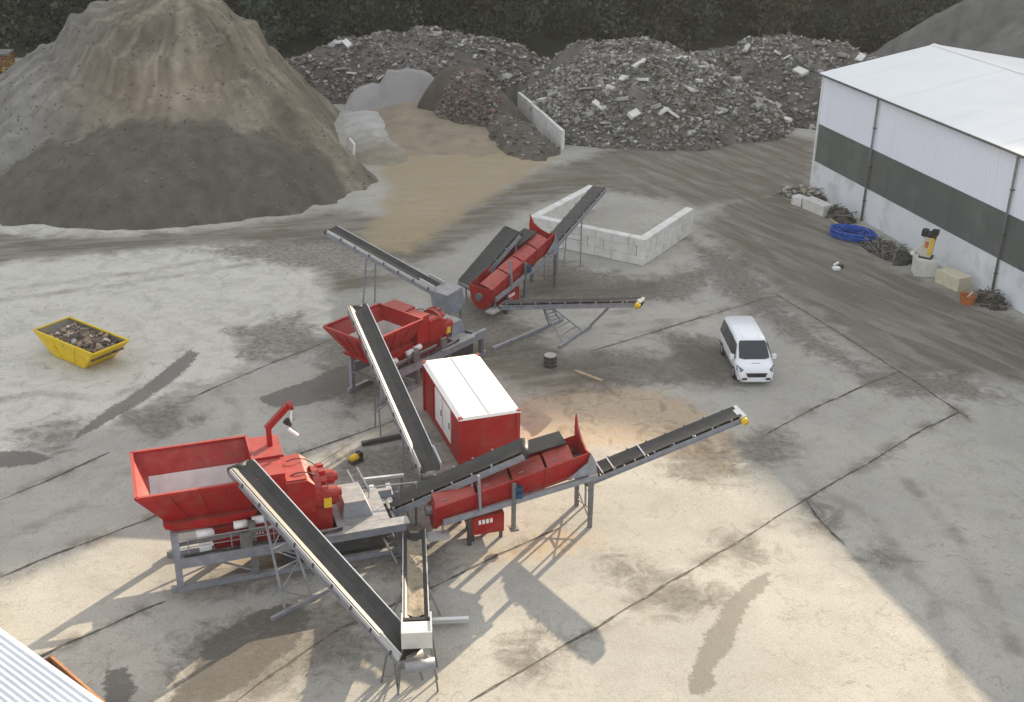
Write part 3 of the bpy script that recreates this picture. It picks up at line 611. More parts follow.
# local x runs along the front (to the left in the picture), -y goes back (away from the viewer)
srcs = {}
def run(x0, y0, ang, length, row):
    x = 0. if row % 2 == 0 else -0.0
    first = True
    while x < length-.05:
        L = bl if not (first and row % 2) else bl/2
        L = min(L, length-x); first = False; key = round(L, 2)
        p_ = (x0+math.cos(ang)*x, y0+math.sin(ang)*x, row*bh)
        if key not in srcs: srcs[key] = block_mesh(L); o = srcs[key]; o.location = p_; o.rotation_euler = (0, 0, ang)
        else: o = piece(srcs[key], bk, p_, ang)
        o.location.x += random.uniform(-.012, .012); o.location.y += random.uniform(-.012, .012); o.rotation_euler.z += random.uniform(-.006, .006); x += L
for row in range(3):
    run(0, -bw, 0, 8.73, row)                          # front wall, y from -bw to 0
    run(0, -bw-.015, R(-90), 7.2, row)                 # right wing, going back
    run(8.73-bw, -bw-.015, R(-90), 8.1, row)           # left wing

# ------------------------------------------------------------------ machines: parts they share
def trough_conveyor(name, label, tail, head, wd=.95, group=None, style='trough', legs=(), fill=None, hoops=(), cap=None, tailplates=False):
    """inclined belt conveyor from tail to head: side rails, troughed belt, drums, rollers"""
    a = Vector(tail); b = Vector(head); d = b-a; hl = math.hypot(d.x, d.y); rz = math.atan2(d.y, d.x)
    t = thing(name, label, 'conveyor', (a.x, a.y, 0), rz, group)
    A = Vector((0, 0, a.z)); B = Vector((hl, 0, b.z)); D = (B-A).normalized(); U = Vector((-D.z, 0, D.x)); S = Vector((0, 1, 0)); h = wd/2; LL = (B-A).length
    P = lambda s, y, u: A+D*s+S*y+U*u
    for sg in (-1, 1):
        m = MB(); m.sweep([(sg*(h-.02), -.22), (sg*(h+.05), -.22), (sg*(h+.05), -.18), (sg*h+.0, -.18), (sg*h, .0), (sg*(h+.05), 0), (sg*(h+.05), .03), (sg*(h-.02), .03)], [A, B], S, U, True)
        m.build('side_rail', GALV, t)
        if style == 'trough':
            m = MB(); m.sweep([(sg*(h+.0), .03), (sg*(h+.05), .03), (sg*(h+.06), .2), (sg*(h+.02), .2)], [P(.15, 0, 0), P(LL-.1, 0, 0)], S, U, True)
            m.build('lip_plate', ALU, t)
            for k in range(int(LL/1.1)):
                mm = MB().box(P(.5, sg*(h+.085), .08), (.06, .04, .2), Matrix((D, S, U)).transposed())
                if k == 0: bs = mm.build('idler_bracket', DARK, t)
                else: piece(bs, t, D*(1.1*k))
        else:
            for k in range(int(LL/.9)):
                mm = MB().box(P(.4+k*.9, sg*(h+.01), .09), (.07, .05, .14), Matrix((D, S, U)).transposed())
                if k == 0: bs = mm.build('idler_bracket', GALV, t)
                else: piece(bs, t, D*(.9*k))
    tr = .02 if style == 'trough' else .07; wing = .17 if style == 'trough' else .05
    ys = [(-h+.03, tr+wing), (-h*.36, tr), (h*.36, tr), (h-.03, tr+wing)]
    n = 24; m = MB(); vs = [P(LL*i/n, y, u) for i in range(n+1) for y, u in ys]; fs = [(i*4+k, i*4+k+1, i*4+k+5, i*4+k+4) for i in range(n) for k in range(3)]
    vs += [P(LL*i/n, y, u-.018) for i in range(n+1) for y, u in ys]; o_ = (n+1)*4; fs += [(o_+i*4+k, o_+i*4+k+1, o_+i*4+k+5, o_+i*4+k+4) for i in range(n) for k in range(3)]
    m.add(vs, fs); m.build('belt', BELT, t, False)
    m = MB(); m.beam(P(0, 0, -.25), P(LL, 0, -.25), wd-.12, .02, U); m.build('return_belt', BELT, t)
    m = MB(); m.tube(P(0, -h+.03, -.1), P(0, h-.03, -.1), .17, 14); m.build('tail_drum', STEEL, t, True)
    m = MB(); m.tube(P(LL, -h+.03, -.1), P(LL, h-.03, -.1), .18, 14); m.build('head_drum', BELT, t, True)
    m = MB().tube((0, -h+.05, 0), (0, h-.05, 0), .055, 8); rs = None
    for k in range(int(LL/1.1)):
        if rs is None: rs = m.build('roller', STEEL, t); rs.location = P(.6, 0, -.05)
        else: piece(rs, t, P(.6+1.1*k, 0, -.05))
    if fill:
        n = 40; vs = []; fs = []; f0, f1 = fill[0]*LL, fill[1]*LL
        for i in range(n+1):
            for j in range(7):
                y = (j-3)/3*(h-.12); u = tr+.03+(.06 if j in (1, 5) else 0)+.10*max(0, 1-(abs(j-3)/3)**2)*random.uniform(.5, 1.1)*min(1, i/3, (n-i)/3)+(.085 if j in (0, 6) else 0); vs.append(P(f0+(f1-f0)*i/n, y, u))
        fs = [(i*7+j, i*7+j+1, i*7+j+8, i*7+j+7) for i in range(n) for j in range(6)]
        stuff(MB().add(vs, fs).build('sand_load', SANDB, t, True))
    for s in hoops:
        m = MB(); m.beam(P(s*LL, -h-.03, .16), P(s*LL, h+.03, .16), .06, .03, U)
        for sg in (-1, 1): m.beam(P(s*LL, sg*(h+.015), .03), P(s*LL, sg*(h+.015), .17), .05, .03, D)
        m.build('hoop', ALU, t)
    if cap:
        m = MB(); m.beam(P(LL+.02, -h-.04, .05), P(LL+.02, h+.04, .05), .30, .06, U); m.build('head_guard', ALU, t)
        m = MB(); m.tube(P(LL, -h-.28, -.08), P(LL, -h-.02, -.08), .15, 12); m.build('drive_motor', YELM, t, True)
    if tailplates:
        for sg in (-1, 1): m = MB(); m.beam(P(.1, sg*(h+.02), .2), P(1.2, sg*(h+.02), .2), .05, .42, U); m.build('feed_plate', ALU, t)
    for (s, kind, spread, lean) in legs:
        base = P(s*LL, 0, -.22)
        if kind == 'lattice':
            m = MB(); top = [P(s*LL, sg*h*.75, -.2) for sg in (-1, 1)]; bt = [Vector((base.x+lean, sg*spread, .08)) for sg in (-1, 1)]
            for a_, b_ in zip(top, bt): m.beam(a_, b_, .07, .07, (1, 0, 0))
            nb = max(3, int(base.z/.75))
            for k in range(nb):
                f0, f1 = k/nb, (k+1)/nb; l0, l1 = top[0].lerp(bt[0], f0), top[0].lerp(bt[0], f1); r0, r1 = top[1].lerp(bt[1], f0), top[1].lerp(bt[1], f1)
                m.beam(l1, r1, .05, .05, (1, 0, 0)); m.beam(l0, r1, .035, .035, (1, 0, 0)) if k % 2 else m.beam(r0, l1, .035, .035, (1, 0, 0))
            m.build('lattice_leg', GALV, t)
            m = MB().beam((base.x+lean, -1.5, .07), (base.x+lean, 1.25, .07), .14, .14); m.build('foot_bar', GALV, t)
        elif kind == 'legs':
            for sg in (-1, 1):
                m = MB().beam(P(s*LL, sg*h, -.15), (base.x+lean, sg*spread, 0), .07, .07, (1, 0, 0)); m.build('leg', GALV, t)
            MB().beam(Vector(P(s*LL, -h, -.2)).lerp(Vector((base.x+lean, -spread, 0)), .45), Vector(P(s*LL, h, -.2)).lerp(Vector((base.x+lean, spread, 0)), .45), .04, .04).build('brace', GALV, t)
        elif kind == 'braced':
            for sg in (-1, 1):
                for dx in (-.45, .45): m = MB().beam(P(s*LL+dx*.35, sg*h*.8, -.2), (base.x+lean+dx, sg*spread, 0), .05, .05, (1, 0, 0)); m.build('leg', STEEL, t)
            m = MB(); zz = base.z*.5
            for sg in (-1, 1): m.beam((base.x+lean*.5-.35, sg*(spread+h)/2, zz), (base.x+lean*.5+.35, sg*(spread+h)/2, zz*.4), .03, .03)
            m.beam((base.x+lean*.5, -(spread+h)/2, zz), (base.x+lean*.5, (spread+h)/2, zz*.6), .03, .03); m.build('brace', STEEL, t)
    return t

def feeder(label, org, ang, zs=1., arm=True):
    """skid-mounted feed hopper with the paddle mixer behind it; x along the skid, y towards the back"""
    t = thing('feed_hopper', label, 'hopper', (org[0], org[1], 0), ang, 'feed hoppers of the two plants')
    zr = 4.4*zs; zb = 2.75*zs
    rim = [(-1.12, -.16), (3.3, -.16), (3.3, 3.36), (-1.12, 3.36)]; bot = [(-.15, .75), (3.0, .75), (3.0, 2.45), (-.15, 2.45)]
    names = ('front', 'right', 'back', 'left')
    for k in range(4):                         # each hopper wall is a plate with its own thickness
        a, b = Vector((*rim[k], zr)), Vector((*rim[(k+1) % 4], zr)); c_, d_ = Vector((*bot[(k+1) % 4], zb)), Vector((*bot[k], zb))
        nrm = (b-a).cross(d_-a).normalized()*.07
        m = MB().add([a, b, c_, d_, a-nrm, b-nrm, c_-nrm, d_-nrm], [(0, 1, 2, 3), (7, 6, 5, 4), (0, 4, 5, 1), (1, 5, 6, 2), (2, 6, 7, 3), (3, 7, 4, 0)]); w_ = m.build('hopper_wall', RED, t)
        f0, f1 = .52, .97; e = [a.lerp(d_, f0), b.lerp(c_, f0), b.lerp(c_, f1), a.lerp(d_, f1)]
        ins = nrm.normalized()*.012
        cen = Vector((1.1, 1.6, zr)); sgn = 1 if (cen-a).dot(nrm) > 0 else -1
        off = ins*sgn if sgn > 0 else nrm*-1-ins.normalized()*.012
        m = MB().add([p_+off for p_ in e]+[p_+off*1.0+ins*.3*sgn for p_ in e], [(0, 1, 2, 3), (7, 6, 5, 4), (0, 4, 5, 1), (1, 5, 6, 2), (2, 6, 7, 3), (3, 7, 4, 0)]); m.build('liner', LINER, w_)
        ed = (b-a).normalized(); m = MB().beam(a+Vector((0, 0, .02)), b+Vector((0, 0, .02)), .13, .1); m.build('rim', RED, w_)
        for j in range(1, 4): q0 = a.lerp(b, j/4)-nrm*1.1; q1 = d_.lerp(c_, j/4)-nrm*1.1; MB().beam(q0.lerp(q1, .06), q0.lerp(q1, .95), .08, .08, nrm).build('rib', RED, w_)
    MB().span(-.2, 3.0, .72, 2.48, zb-.12, zb+.02).build('feeder_belt', LINER if arm else GRIT, t)
    MB().prism([(-.3, 0, zb-.02), (3.2, 0, zb-.02), (3.1, 0, zb-.25), (2.2, 0, zb-.4), (.2, 0, zb-.38), (-.25, 0, zb-.2)], (0, .45, 0), (0, 2.75, 0)).build('feeder_housing', RED, t)
    # skid
    for y in (0, 2.5):
        MB().beam((-.3, y, .12), (9., y, .12), .2, .22).build('skid_beam', GALV, t)
        MB().beam((.12, y-.08, 1.32), (8.9, y-.08, 1.32), .22, .46).build('deck_beam', GALV, t)
        m = None
        for u in (.05, 2.9, 5.6, 8.6):
            MB().beam((u, y, .2), (u, y, (2.55 if u < 3 else 1.2)*zs), .24, .26, (1, 0, 0)).build('leg', GALV if u < 1 else STEEL, t)
        MB().beam((.1, y+.02, 2.05*zs), (4.6, y+.02, 2.2*zs), .1, .13).build('cross_member', STEEL, t)
        for u in (2.95, 5.4): MB().beam((u, y, .3), (u-1.5, y, 1.1), .07, .07).build('diagonal', GALV, t)
    for u in (.05, 2.9, 5.6, 8.6): MB().beam((u, .1, 1.15), (u, 2.4, 1.15), .12, .16).build('cross_beam', STEEL, t)
    MB().span(4.6, 9.0 if arm else 7.6, -.45, .1, 1.56, 1.6).build('walkway', GALV, t)
    m = MB()
    for u in (.5, 2.1, 3.7): m.tube((u, -.12, 1.5), (u, -.12, 2.35*zs), .025, 6)
    m.tube((.1, -.12, 2.3*zs), (4.4, -.12, 2.32*zs), .022, 6); m.tube((.1, -.12, 1.95), (4.4, -.12, 1.95), .018, 6); m.build('guard_rail', GALV, t)
    # drives under the hopper
    for (x, y, z, r, l) in ((1.15, .25, 2.2*zs, .2, .6), (2.5, .2, 2.4*zs, .16, .5), (3.2, .25, 2.45*zs, .16, .5)):
        m = MB().tube((x-l/2, y, z), (x+l/2, y, z), r, 12); m.tube((x+l/2, y, z), (x+l/2+.06, y, z), r*.7, 12); m.build('drive_motor', WHITE, t, True)
    MB().span(.9, 1.35, .05, .5, 1.55, 1.95).build('junction_box', WHITE, t)
    # lower collecting bin
    MB().prism([(1.3, 0, 2.2*zs), (6.1, 0, 2.35*zs), (6.1, 0, 1.3), (1.5, 0, 1.3)], (0, .45, 0), (0, 2.3, 0)).build('lower_bin', RED, t)
    MB().span(4.1, 8.2, .3, 2.3, .25, 1.05).build('shade_box', DARK, t)  # added dark box, stands for the shade under the deck
    m = MB()
    for k in range(6): m.span(2.75+k*.11, 2.82+k*.11, .435, .45, 1.66, 1.76)
    m.build('lettering', WHITE, t)
    # mixer housing
    MB().span(3.35, 4.35, .35, 2.9, 2.45*zs, 4.25*zs).build('transfer_box', RED, t)
    MB().span(3.35, 4.5, 1.6, 3.3, 4.25*zs, 4.36*zs).build('cover_plate', RED, t)
    MB().prism([(4.36, 0, 2.35*zs), (5.45, 0, 2.35*zs), (5.45, 0, 3.55*zs), (5.2, 0, 3.78*zs), (4.36, 0, 3.78*zs)], (0, .3, 0), (0, 2.5, 0)).build('mixer_housing', RED, t)
    MB().span(4.4, 5.15, .4, 1.3, 3.785*zs, 3.84*zs).build('hatch', RED, t)
    # gear wheel and paddles at the mixer end
    g_ = MB(); g_.tube((5.46, 1.2, 2.85*zs), (5.72, 1.2, 2.85*zs), .92, 22); gw = g_.build('gear_guard', RED, t)
    m = MB()
    for k in range(14): a = k*2*math.pi/14; m.box((5.84, 1.2+math.cos(a)*.86, 2.85*zs+math.sin(a)*.86), (.26, .2, .2), Matrix.Rotation(a, 3, 'X'))
    m.build('bolt_ring', RED, gw)
    for (y, z, r) in ((.55, 2.95, .26), (1.35, 3.2, .3), (1.95, 2.75, .24), (1.1, 2.3, .22)):
        m = MB().tube((5.7, y, z*zs), (6.35, y, z*zs), r, 12); m.tube((6.35, y, z*zs), (6.5, y, z*zs), r*.6, 12); m.build('drive_motor', RED, gw)
    MB().span(5.75, 6.05, .2, .45, 2.5*zs, 2.9*zs).build('grease_box', YELM, gw)
    for k, (y_, z_) in enumerate(((-.2, 1.62), (-.24, 1.7))):
        pts = [Vector((.3+i*.55, y_+.03*math.sin(i*1.7+k), z_-.05*math.sin(i*2.1+k))) for i in range(12)]; m = MB()
        for i in range(11): m.tube(pts[i], pts[i+1], .03, 6)
        m.build('cable', BLACK, t)
    for u_ in (2.4, 4.75): MB().span(u_, u_+.45, -.28, -.12, 1.62, 2.2).build('control_box', STEEL, t)
    m = MB()
    for (y_, q_) in ((.8, 0), (1.9, 1)):
        pts = [Vector((4.6+i*.25, y_, (3.84+.35*math.sin(i*.55)-.12*i)*zs)) for i in range(8)]
        for i in range(7): m.tube(pts[i], pts[i+1], .022, 6)
    stuff(m.build('hydraulic_hoses', BLACK, t))
    # discharge chute and end platform
    MB().prism([(6.6, 0, 2.35), (7.45, 0, 2.35), (7.75, 0, 1.56), (6.5, 0, 1.56)], (0, .55, 0), (0, 2.0, 0)).build('discharge_chute', GALV, t)
    MB().span(6.2, 8.3 if arm else 7.4, .12, 2.55, 1.56, 1.6).build('platform', GALV, t)
    if arm:
        m = MB().beam((4.1, 2.5, 4.2*zs), (4.1, 2.5, 5.15*zs), .2, .2, (1, 0, 0)); m.build('arm_post', RED, t)
        m = MB().beam((4.02, 2.5, 5.1*zs), (4.95, 2.62, 5.95*zs), .2, .24); ar = m.build('arm', RED, t)
        m = MB().tube((4.95, 2.6, 5.9*zs), (5.1, 2.62, 5.95*zs), .2, 10); m.build('arm_end', RED, ar)
        m = MB().tube((4.8, 2.5, 5.35*zs), (4.98, 2.5, 5.1*zs), .16, 10, .08); m.build('lamp_head', BLACK, ar)
        m = MB().tube((4.85, 2.35, 5.05*zs), (5.2, 2.3, 4.72*zs), .07, 8); m.build('lamp_tube', WHITE, ar)
        m = MB().beam((4.98, 2.5, 5.2*zs), (5.05, 2.55, 5.75*zs), .06, .06, (1, 0, 0)); m.build('lamp_rod', WHITE, ar)
    return t

def washer(label, org, ang):
    """inclined red screw trough on a grey frame; x along the rise, y towards the back"""
    t = thing('screw_washer', label, 'screw washer', (org[0], org[1], 0), ang, 'screw washers of the two plants')
    z0, sl2 = 1.25, .185; Z = lambda u, dz=0: z0+sl2*u+dz
    ZT = lambda u, dz=0: z0+sl2*u+dz-.42*(1-u/6.1)
    L = 6.1
    for y in (0, 1.75): MB().beam((-.05, y, Z(-.05)), (L+.35, y, Z(L+.35)), .14, .24).build('frame_beam', GALV, t)
    for u in (.2, 2., 3.7, 5.9): MB().beam((u, .05, Z(u, -.08)), (u, 1.7, Z(u, -.08)), .1, .12).build('cross_beam', STEEL, t)
    for y in (0, 1.75):
        MB().beam((L+.05, y, Z(L, -.1)), (L+.1, y, 0), .16, .16, (1, 0, 0)).build('leg', STEEL, t)
        MB().beam((1.0, y, Z(1., -.1)), (1.0, y, 0), .16, .16, (1, 0, 0)).build('leg', DARK, t)
    m = MB().beam((L+.08, 0, .9), (L+.08, 1.75, .35), .04, .04); m.beam((L+.08, 0, .35), (L+.08, 1.75, .9), .04, .04); m.build('brace', STEEL, t)
    # trough: rounded belly, raised walls, sections bolted together
    n = 9; sec = []
    for k in range(n): a = math.pi+math.pi*k/(n-1); sec.append((.88+math.cos(a)*.72, .62+math.sin(a)*.8))
    sec = [(.06, 1.16)]+sec+[(1.7, 1.16)]; inn = [(y+(.04 if y < .88 else -.04), z+.04) for y, z in sec[::-1]]
    m = MB(); path = [(-.35, 0, ZT(-.35)), (L-.05, 0, ZT(L-.05))]; m.sweep(sec+inn, path, (0, 1, 0), (0, 0, 1), True); tr_ = m.build('trough', RED, t)
    for u in (-.3, 1.3, 2.75, 4.2, 5.4):
        so_ = [(.88+(y-.88)*1.06, .6+(z-.6)*1.06) for y, z in sec]
        m = MB(); m.sweep(so_+[(y, z) for y, z in sec[::-1]], [(u, 0, ZT(u)), (u+.09, 0, ZT(u+.09))], (0, 1, 0), (0, 0, 1), True); m.build('flange', RED, tr_)
    m = MB()
    for k in range(-1, 20):
        for j in range(3):
            a = k*.9+j*2.09; u = .3*k+.1*j
            if -.2 < u < L-.4: m.box((u, .88+math.cos(a)*.4, ZT(u, .6)+math.sin(a)*.3), (.05, .34, .16), Matrix.Rotation(a, 3, 'X'))
    m.tube((-.3, .88, ZT(-.3, .6)), (L-.1, .88, ZT(L-.1, .6)), .13, 10); m.build('screw', DARK, t)
    for u0, u1, mt in ((-.34, 1.29, RED), (1.4, 2.74, RED), (2.85, 4.19, RED), (4.3, 5.4, RED)):
        m = MB()
        n2 = 6; pr = [(.08+.85*k/n2, 1.17+.2*math.sin(math.pi*.5*k/n2)) for k in range(n2+1)]; pr += [(y, z-.04) for y, z in pr[::-1]]
        m.sweep(pr, [(u0, 0, ZT(u0)), (u1, 0, ZT(u1))], (0, 1, 0), (0, 0, 1), True); cv = m.build('cover_plate', mt, t)
        MB().beam((u0+.3, .3, ZT(u0+.3, 1.27)), (u0+.5, .3, ZT(u0+.5, 1.27)), .03, .05).build('handle', STEEL, cv)
    MB().prism([(3.4, .8, Z(3.4, 1.45)), (5.3, .8, Z(5.3, 1.45)), (5.3, 1.76, Z(5.3, 1.5)), (3.4, 1.76, Z(3.4, 1.5))], (0, 0, 0), (0, 0, .05)).build('rubber_apron', BLACK, t)
    m = MB().add([(-.37, y, ZT(-.35)+z) for y, z in sec]+[(-.33, y, ZT(-.33)+z) for y, z in sec], [tuple(range(len(sec))), tuple(range(2*len(sec)-1, len(sec)-1, -1))]+[(k, (k+1) % len(sec), len(sec)+(k+1) % len(sec), len(sec)+k) for k in range(len(sec))]); m.build('tail_plate', RED, t)
    m = MB().tube((-.62, .88, ZT(-.4, .62)), (-.37, .88, ZT(-.4, .62)), .22, 14); m.build('bearing', STEEL, t)
    # tapered end with raised horns
    m = MB().prism([(L-.08, .02, Z(L, -.02)), (L-.08, 1.78, Z(L, -.02)), (L-.08, 1.9, Z(L, 1.4)), (L-.08, 1.84, Z(L, 2.05)), (L-.08, 1.6, Z(L, 1.6)), (L-.08, 1.1, Z(L, 1.3)), (L-.08, .5, Z(L, 1.12)), (L-.08, .04, Z(L, 1.2))], (0, 0, 0), (.07, 0, 0)); m.build('end_plate', RED, t)
    m = MB().prism([(L-.95, -.02, Z(L, .1)), (L+.3, -.02, Z(L, .2)), (L+.25, -.02, Z(L, .7)), (L+.0, -.02, Z(L, 1.2)), (L-.12, -.02, Z(L, .75))], (0, 0, 0), (0, .05, 0)); m.build('gusset_plate', GALV, t)
    m = MB().tube((3.05, -.12, Z(3.05, .35)), (3.05, .12, Z(3.05, .35)), .2, 14); m.tube((3.05, -.3, Z(3.05, .35)), (3.05, -.12, Z(3.05, .35)), .13, 12); m.span(2.9, 3.2, -.2, .1, Z(3.05, .5), Z(3.05, .66)); m.build('blue_motor', BLUE, t)
    m = MB().beam((2.85, -.06, .55), (2.85, -.06, Z(2.85, .9)), .14, .16, (1, 0, 0)); m.span(2.7, 3.05, -.2, .15, .45, .55); m.build('gear_post', STEEL, t)
    MB().beam((1.45, -.06, Z(1.45)), (1.4, .02, Z(1.4, 1.7)), .12, .1, (1, 0, 0)).build('post', GALV, t)
    tk = MB().prism([(1.0, 0, 1.1), (2.5, 0, 1.25), (2.5, 0, .35), (1.1, 0, .35)], (0, .12, 0), (0, 1.3, 0)).build('tank', RED, t)
    m = MB()
    for k in range(4): m.span(1.42+k*.16, 1.53+k*.16, .105, .12, .82+k*.012, 1.02+k*.012)
    m.build('lettering', WHITE, tk)
    for (u, y) in ((1.2, .25), (2.4, .25), (1.2, 1.15), (2.4, 1.15)): MB().span(u-.06, u+.06, y-.06, y+.06, 0, .36).build('tank_foot', DARK, t)
    MB().span(-.75, .15, -.3, .25, .62, .72).build('outlet_tray', ALU, t)
    MB().beam((-.1, .0, .7), (-.1, 0, Z(-.1)), .06, .06, (1, 0, 0)).build('hanger', STEEL, t)
    return t

# ------------------------------------------------------------------ front plant
feeder('large red feed hopper with pale liner in front of the red cabin', (-12.6, 37.9), R(19))
trough_conveyor('belt_conveyor', 'long bright-skirted conveyor climbing into the nearer red hopper', (-3.25, 32.55, 1.35), pix(240, 466, 4.75), .95, legs=((.80, 'lattice', .62, -1.35), (.06, 'braced', .55, -.1)), tailplates=True)
trough_conveyor('belt_conveyor', 'short sand-covered conveyor rising towards the viewer at the bottom', (-3.85, 41.0, .75), (-3.12, 33.0, 2.15), .82, legs=((.55, 'legs', .9, 0), (.93, 'braced', .7, .1)), fill=(.12, .90))
t = thing('transfer_box', 'pale grey discharge box at the low end of the sand-covered conveyor', 'discharge box', (-3.08, 32.75, 0), R(-85))
m = MB()
for sg in (-1, 1): m.span(-.75, .32, sg*.49-.03, sg*.49+.03, 1.85, 2.5)
m.span(.32, .38, -.52, .52, 1.85, 2.5); m.build('side_plate', ALU, t); MB().span(-.3, .32, -.46, .46, 2.40, 2.45).build('lid', PALEC, t)
MB().span(-.6, -.45, -.46, .46, 2.2, 2.4).build('rubber_flap', BLACK, t)
m = MB().tube((.70, .58, 1.5), (.88, -.4, 1.45), .19, 16); m.build('hood_drum', GALV, t, True)
for sx, sy in ((-.8, -.5), (-.8, .5), (.35, -.5), (.35, .5)): MB().beam((sx, sy, 1.8), (sx*1.1, sy*1.35, 0), .06, .06, (1, 0, 0)).build('leg', STEEL, t)
MB().beam((-3.2, .2, .22), (-3.2, 1.9, .22), .17, .17).build('outrigger', ALU, t)
MB().beam((-3.2, .3, .25), (-.8, .5, 1.2), .06, .06).build('brace', STEEL, t)
trough_conveyor('belt_conveyor', 'steep conveyor beside the red cabin feeding the farther hopper', pix(431, 473, 1.15), pix(357, 307, 4.55), .9, legs=((.62, 'braced', .5, -.6), (.22, 'legs', .5, 0)), tailplates=True)
trough_conveyor('belt_conveyor', 'black feed conveyor rising in front of the red cabin', pix(388, 506, 1.05), pix(523, 447, 3.95), 1.25, style='flat', legs=((.12, 'legs', .5, 0), (.62, 'legs', .55, .0)))
washer('red inclined screw washer standing on sunlit ground before the cabin', (-2.6, 41.0), R(16))
trough_conveyor('belt_conveyor', 'black discharge conveyor with yellow motor reaching out over the sunlit yard', pix(584, 476, 1.75), pix(738, 413, 3.85), .95, style='flat', hoops=(.1, .17, .37), cap=True, legs=((.03, 'legs', .42, 0),))
# service platform with steps between the hopper and the washer
o0 = pix(398, 497, 1.25); t = thing('service_platform', 'bright galvanised step platform beside the mixer outlet', 'platform', (o0.x, o0.y, 0), R(14))
MB().span(-1.2, .75, -.3, .1, 1.15, 1.22).build('deck', ALU, t)
MB().span(-1.05, -.85, .1, 1.3, 1.1, 1.2).build('stringer', ALU, t); MB().span(-.35, -.15, .1, 1.3, 1.1, 1.2).build('stringer', ALU, t)
for k in range(4): MB().span(-.85, -.35, .25+k*.28, .4+k*.28, 1.0, 1.05).build('tread', DARK, t)
MB().span(-1.3, .5, 1.62, 1.75, 1.2, 1.32).build('edge_rail', ALU, t)
for x, y in ((-1.15, -.25), (.7, -.25), (-1.15, 1.65), (.4, 1.65)): MB().beam((x, y, 0), (x, y, 1.16), .08, .08, (1, 0, 0)).build('leg', STEEL, t)
m = MB()
for x in (-1.25, .0, .75): m.tube((x, -.34, 1.2), (x, -.34, 2.1), .025, 6)
m.tube((-1.25, -.34, 2.08), (.75, -.34, 2.08), .025, 6); m.build('guard_rail', GALV, t)
a0, a1 = pix(352, 470, 2.1), pix(402, 560, .1); t = thing('access_ladder', 'long galvanised ladder leaning past the mixer end platform', 'ladder', (a1.x, a1.y, 0))
d_ = a0-a1; m = MB(); sd = Vector((d_.y, -d_.x, 0)).normalized()*.22
for sg in (-1, 1): MB().beam(sd*sg+Vector((0, 0, .0)), Vector((d_.x, d_.y, 2.15))+sd*sg, .07, .09).build('ladder_rail', GALV, t)
for k in range(1, 15): MB().beam(Vector((d_.x, d_.y, 2.15))*(k/15)+sd, Vector((d_.x, d_.y, 2.15))*(k/15)-sd, .035, .035).build('rung', GALV, t)
q = pix(356, 462, 0); t = thing('pump_unit', 'small yellow and black pump by the mixer platform', 'pump', q, R(40))
MB().span(-.3, .3, -.2, .2, .0, .1).build('base', DARK, t); m = MB().tube((-.28, 0, .26), (.12, 0, .26), .16, 12); m.build('motor', YELM, t, True); MB().span(.1, .3, -.16, .16, .1, .46).build('casing', BLACK, t)
a0, a1 = pix(362, 446), pix(404, 438); t = thing('steel_bar', 'dark steel bar lying on the ground left of the steep conveyor', 'bar', a0)
MB().beam((0, 0, .12), (a1.x-a0.x, a1.y-a0.y, .12), .2, .2).build('bar', DARK, t)
# cabin
cab = thing('control_cabin', 'red container cabin with a bright white roof', 'cabin', (-2.268, 47.271, 0), R(109.253))
CL, CW, CH = 6.16, 2.75, 2.66                                     # x goes back, -y to the right
MB().span(0, CL, -CW, 0, .14, CH-.1).build('body', RED, cab)
for x in (0.02, CL-.02):
    for y in (-.02, -CW+.02): MB().span(x-.09, x+.09, y-.09, y+.09, .02, CH).build('corner_post', RED, cab)
m = MB(); m.add([(-.04, -CW-.03+.12, CH), (CL+.04, -CW-.03+.12, CH), (CL+.04, -.09, CH), (-.04, -.09, CH), (-.1, -CW-.09, CH-.12), (CL+.1, -CW-.09, CH-.12), (CL+.1, .09, CH-.12), (-.1, .09, CH-.12)], [(3, 2, 1, 0), (0, 1, 5, 4), (1, 2, 6, 5), (2, 3, 7, 6), (3, 0, 4, 7), (4, 5, 6, 7)])
ro = m.build('roof', CABROOF, cab); MB().span(.02, CL-.02, -CW/2-.02, -CW/2+.02, CH+.003, CH+.03).build('roof_seam', PALEC, ro)
for x in (1.45, 2.8):
    dd = MB().span(x, x+1.22, .003, .05, .6, 2.3).build('shutter', WHITE, cab)
    MB().span(x+.1, x+.13, .05, .09, 1.3, 1.6).build('handle', BLACK, dd)
MB().span(4.4, 5.3, .003, .04, .2, 2.25).build('door', RED, cab)
m = MB()
for k in range(27): m.span(.18+k*.215, .28+k*.215, -CW-.03, -CW-.001, .3, CH-.22)
m.build('wall_rib', RED, cab)
for x in (.3, 3.0, 5.8): MB().span(x-.12, x+.12, -CW+.1, -.1, -.02, .14).build('bearer', DARK, cab)

# ------------------------------------------------------------------ rear plant
feeder('red feed hopper of the farther plant, under the steep conveyor head', (-6.45, 53.6), R(51), .84, arm=False).scale = (.88, .88, 1)
trough_conveyor('belt_conveyor', 'side conveyor reaching left over the muddy track', pix(440, 291, 2.2), pix(331, 230, 4.2), .85, legs=((.62, 'legs', .55, .3),), tailplates=True)
q = pix(449, 297, 1.9); t = thing('chute_box', 'grey galvanised chute box at the tail of the left side conveyor', 'chute', (q.x, q.y, 0), R(52))
m = MB().prism([(-.75, 0, 2.35), (.55, 0, 2.5), (.7, 0, 1.5), (.2, 0, 1.05), (-.6, 0, 1.2)], (0, -.55, 0), (0, .75, 0)); m.build('casing', GALV, t)
for x in (-.5, .45):
    for y in (-.45, .65): MB().beam((x, y, 0), (x, y, 1.3), .08, .08, (1, 0, 0)).build('leg', STEEL, t)
trough_conveyor('belt_conveyor', 'wide black feed conveyor of the farther plant', pix(466, 285, 1.3), pix(512, 231, 4.0), 1.5, style='flat', legs=((.1, 'legs', .6, 0), (.9, 'legs', .55, 0)))
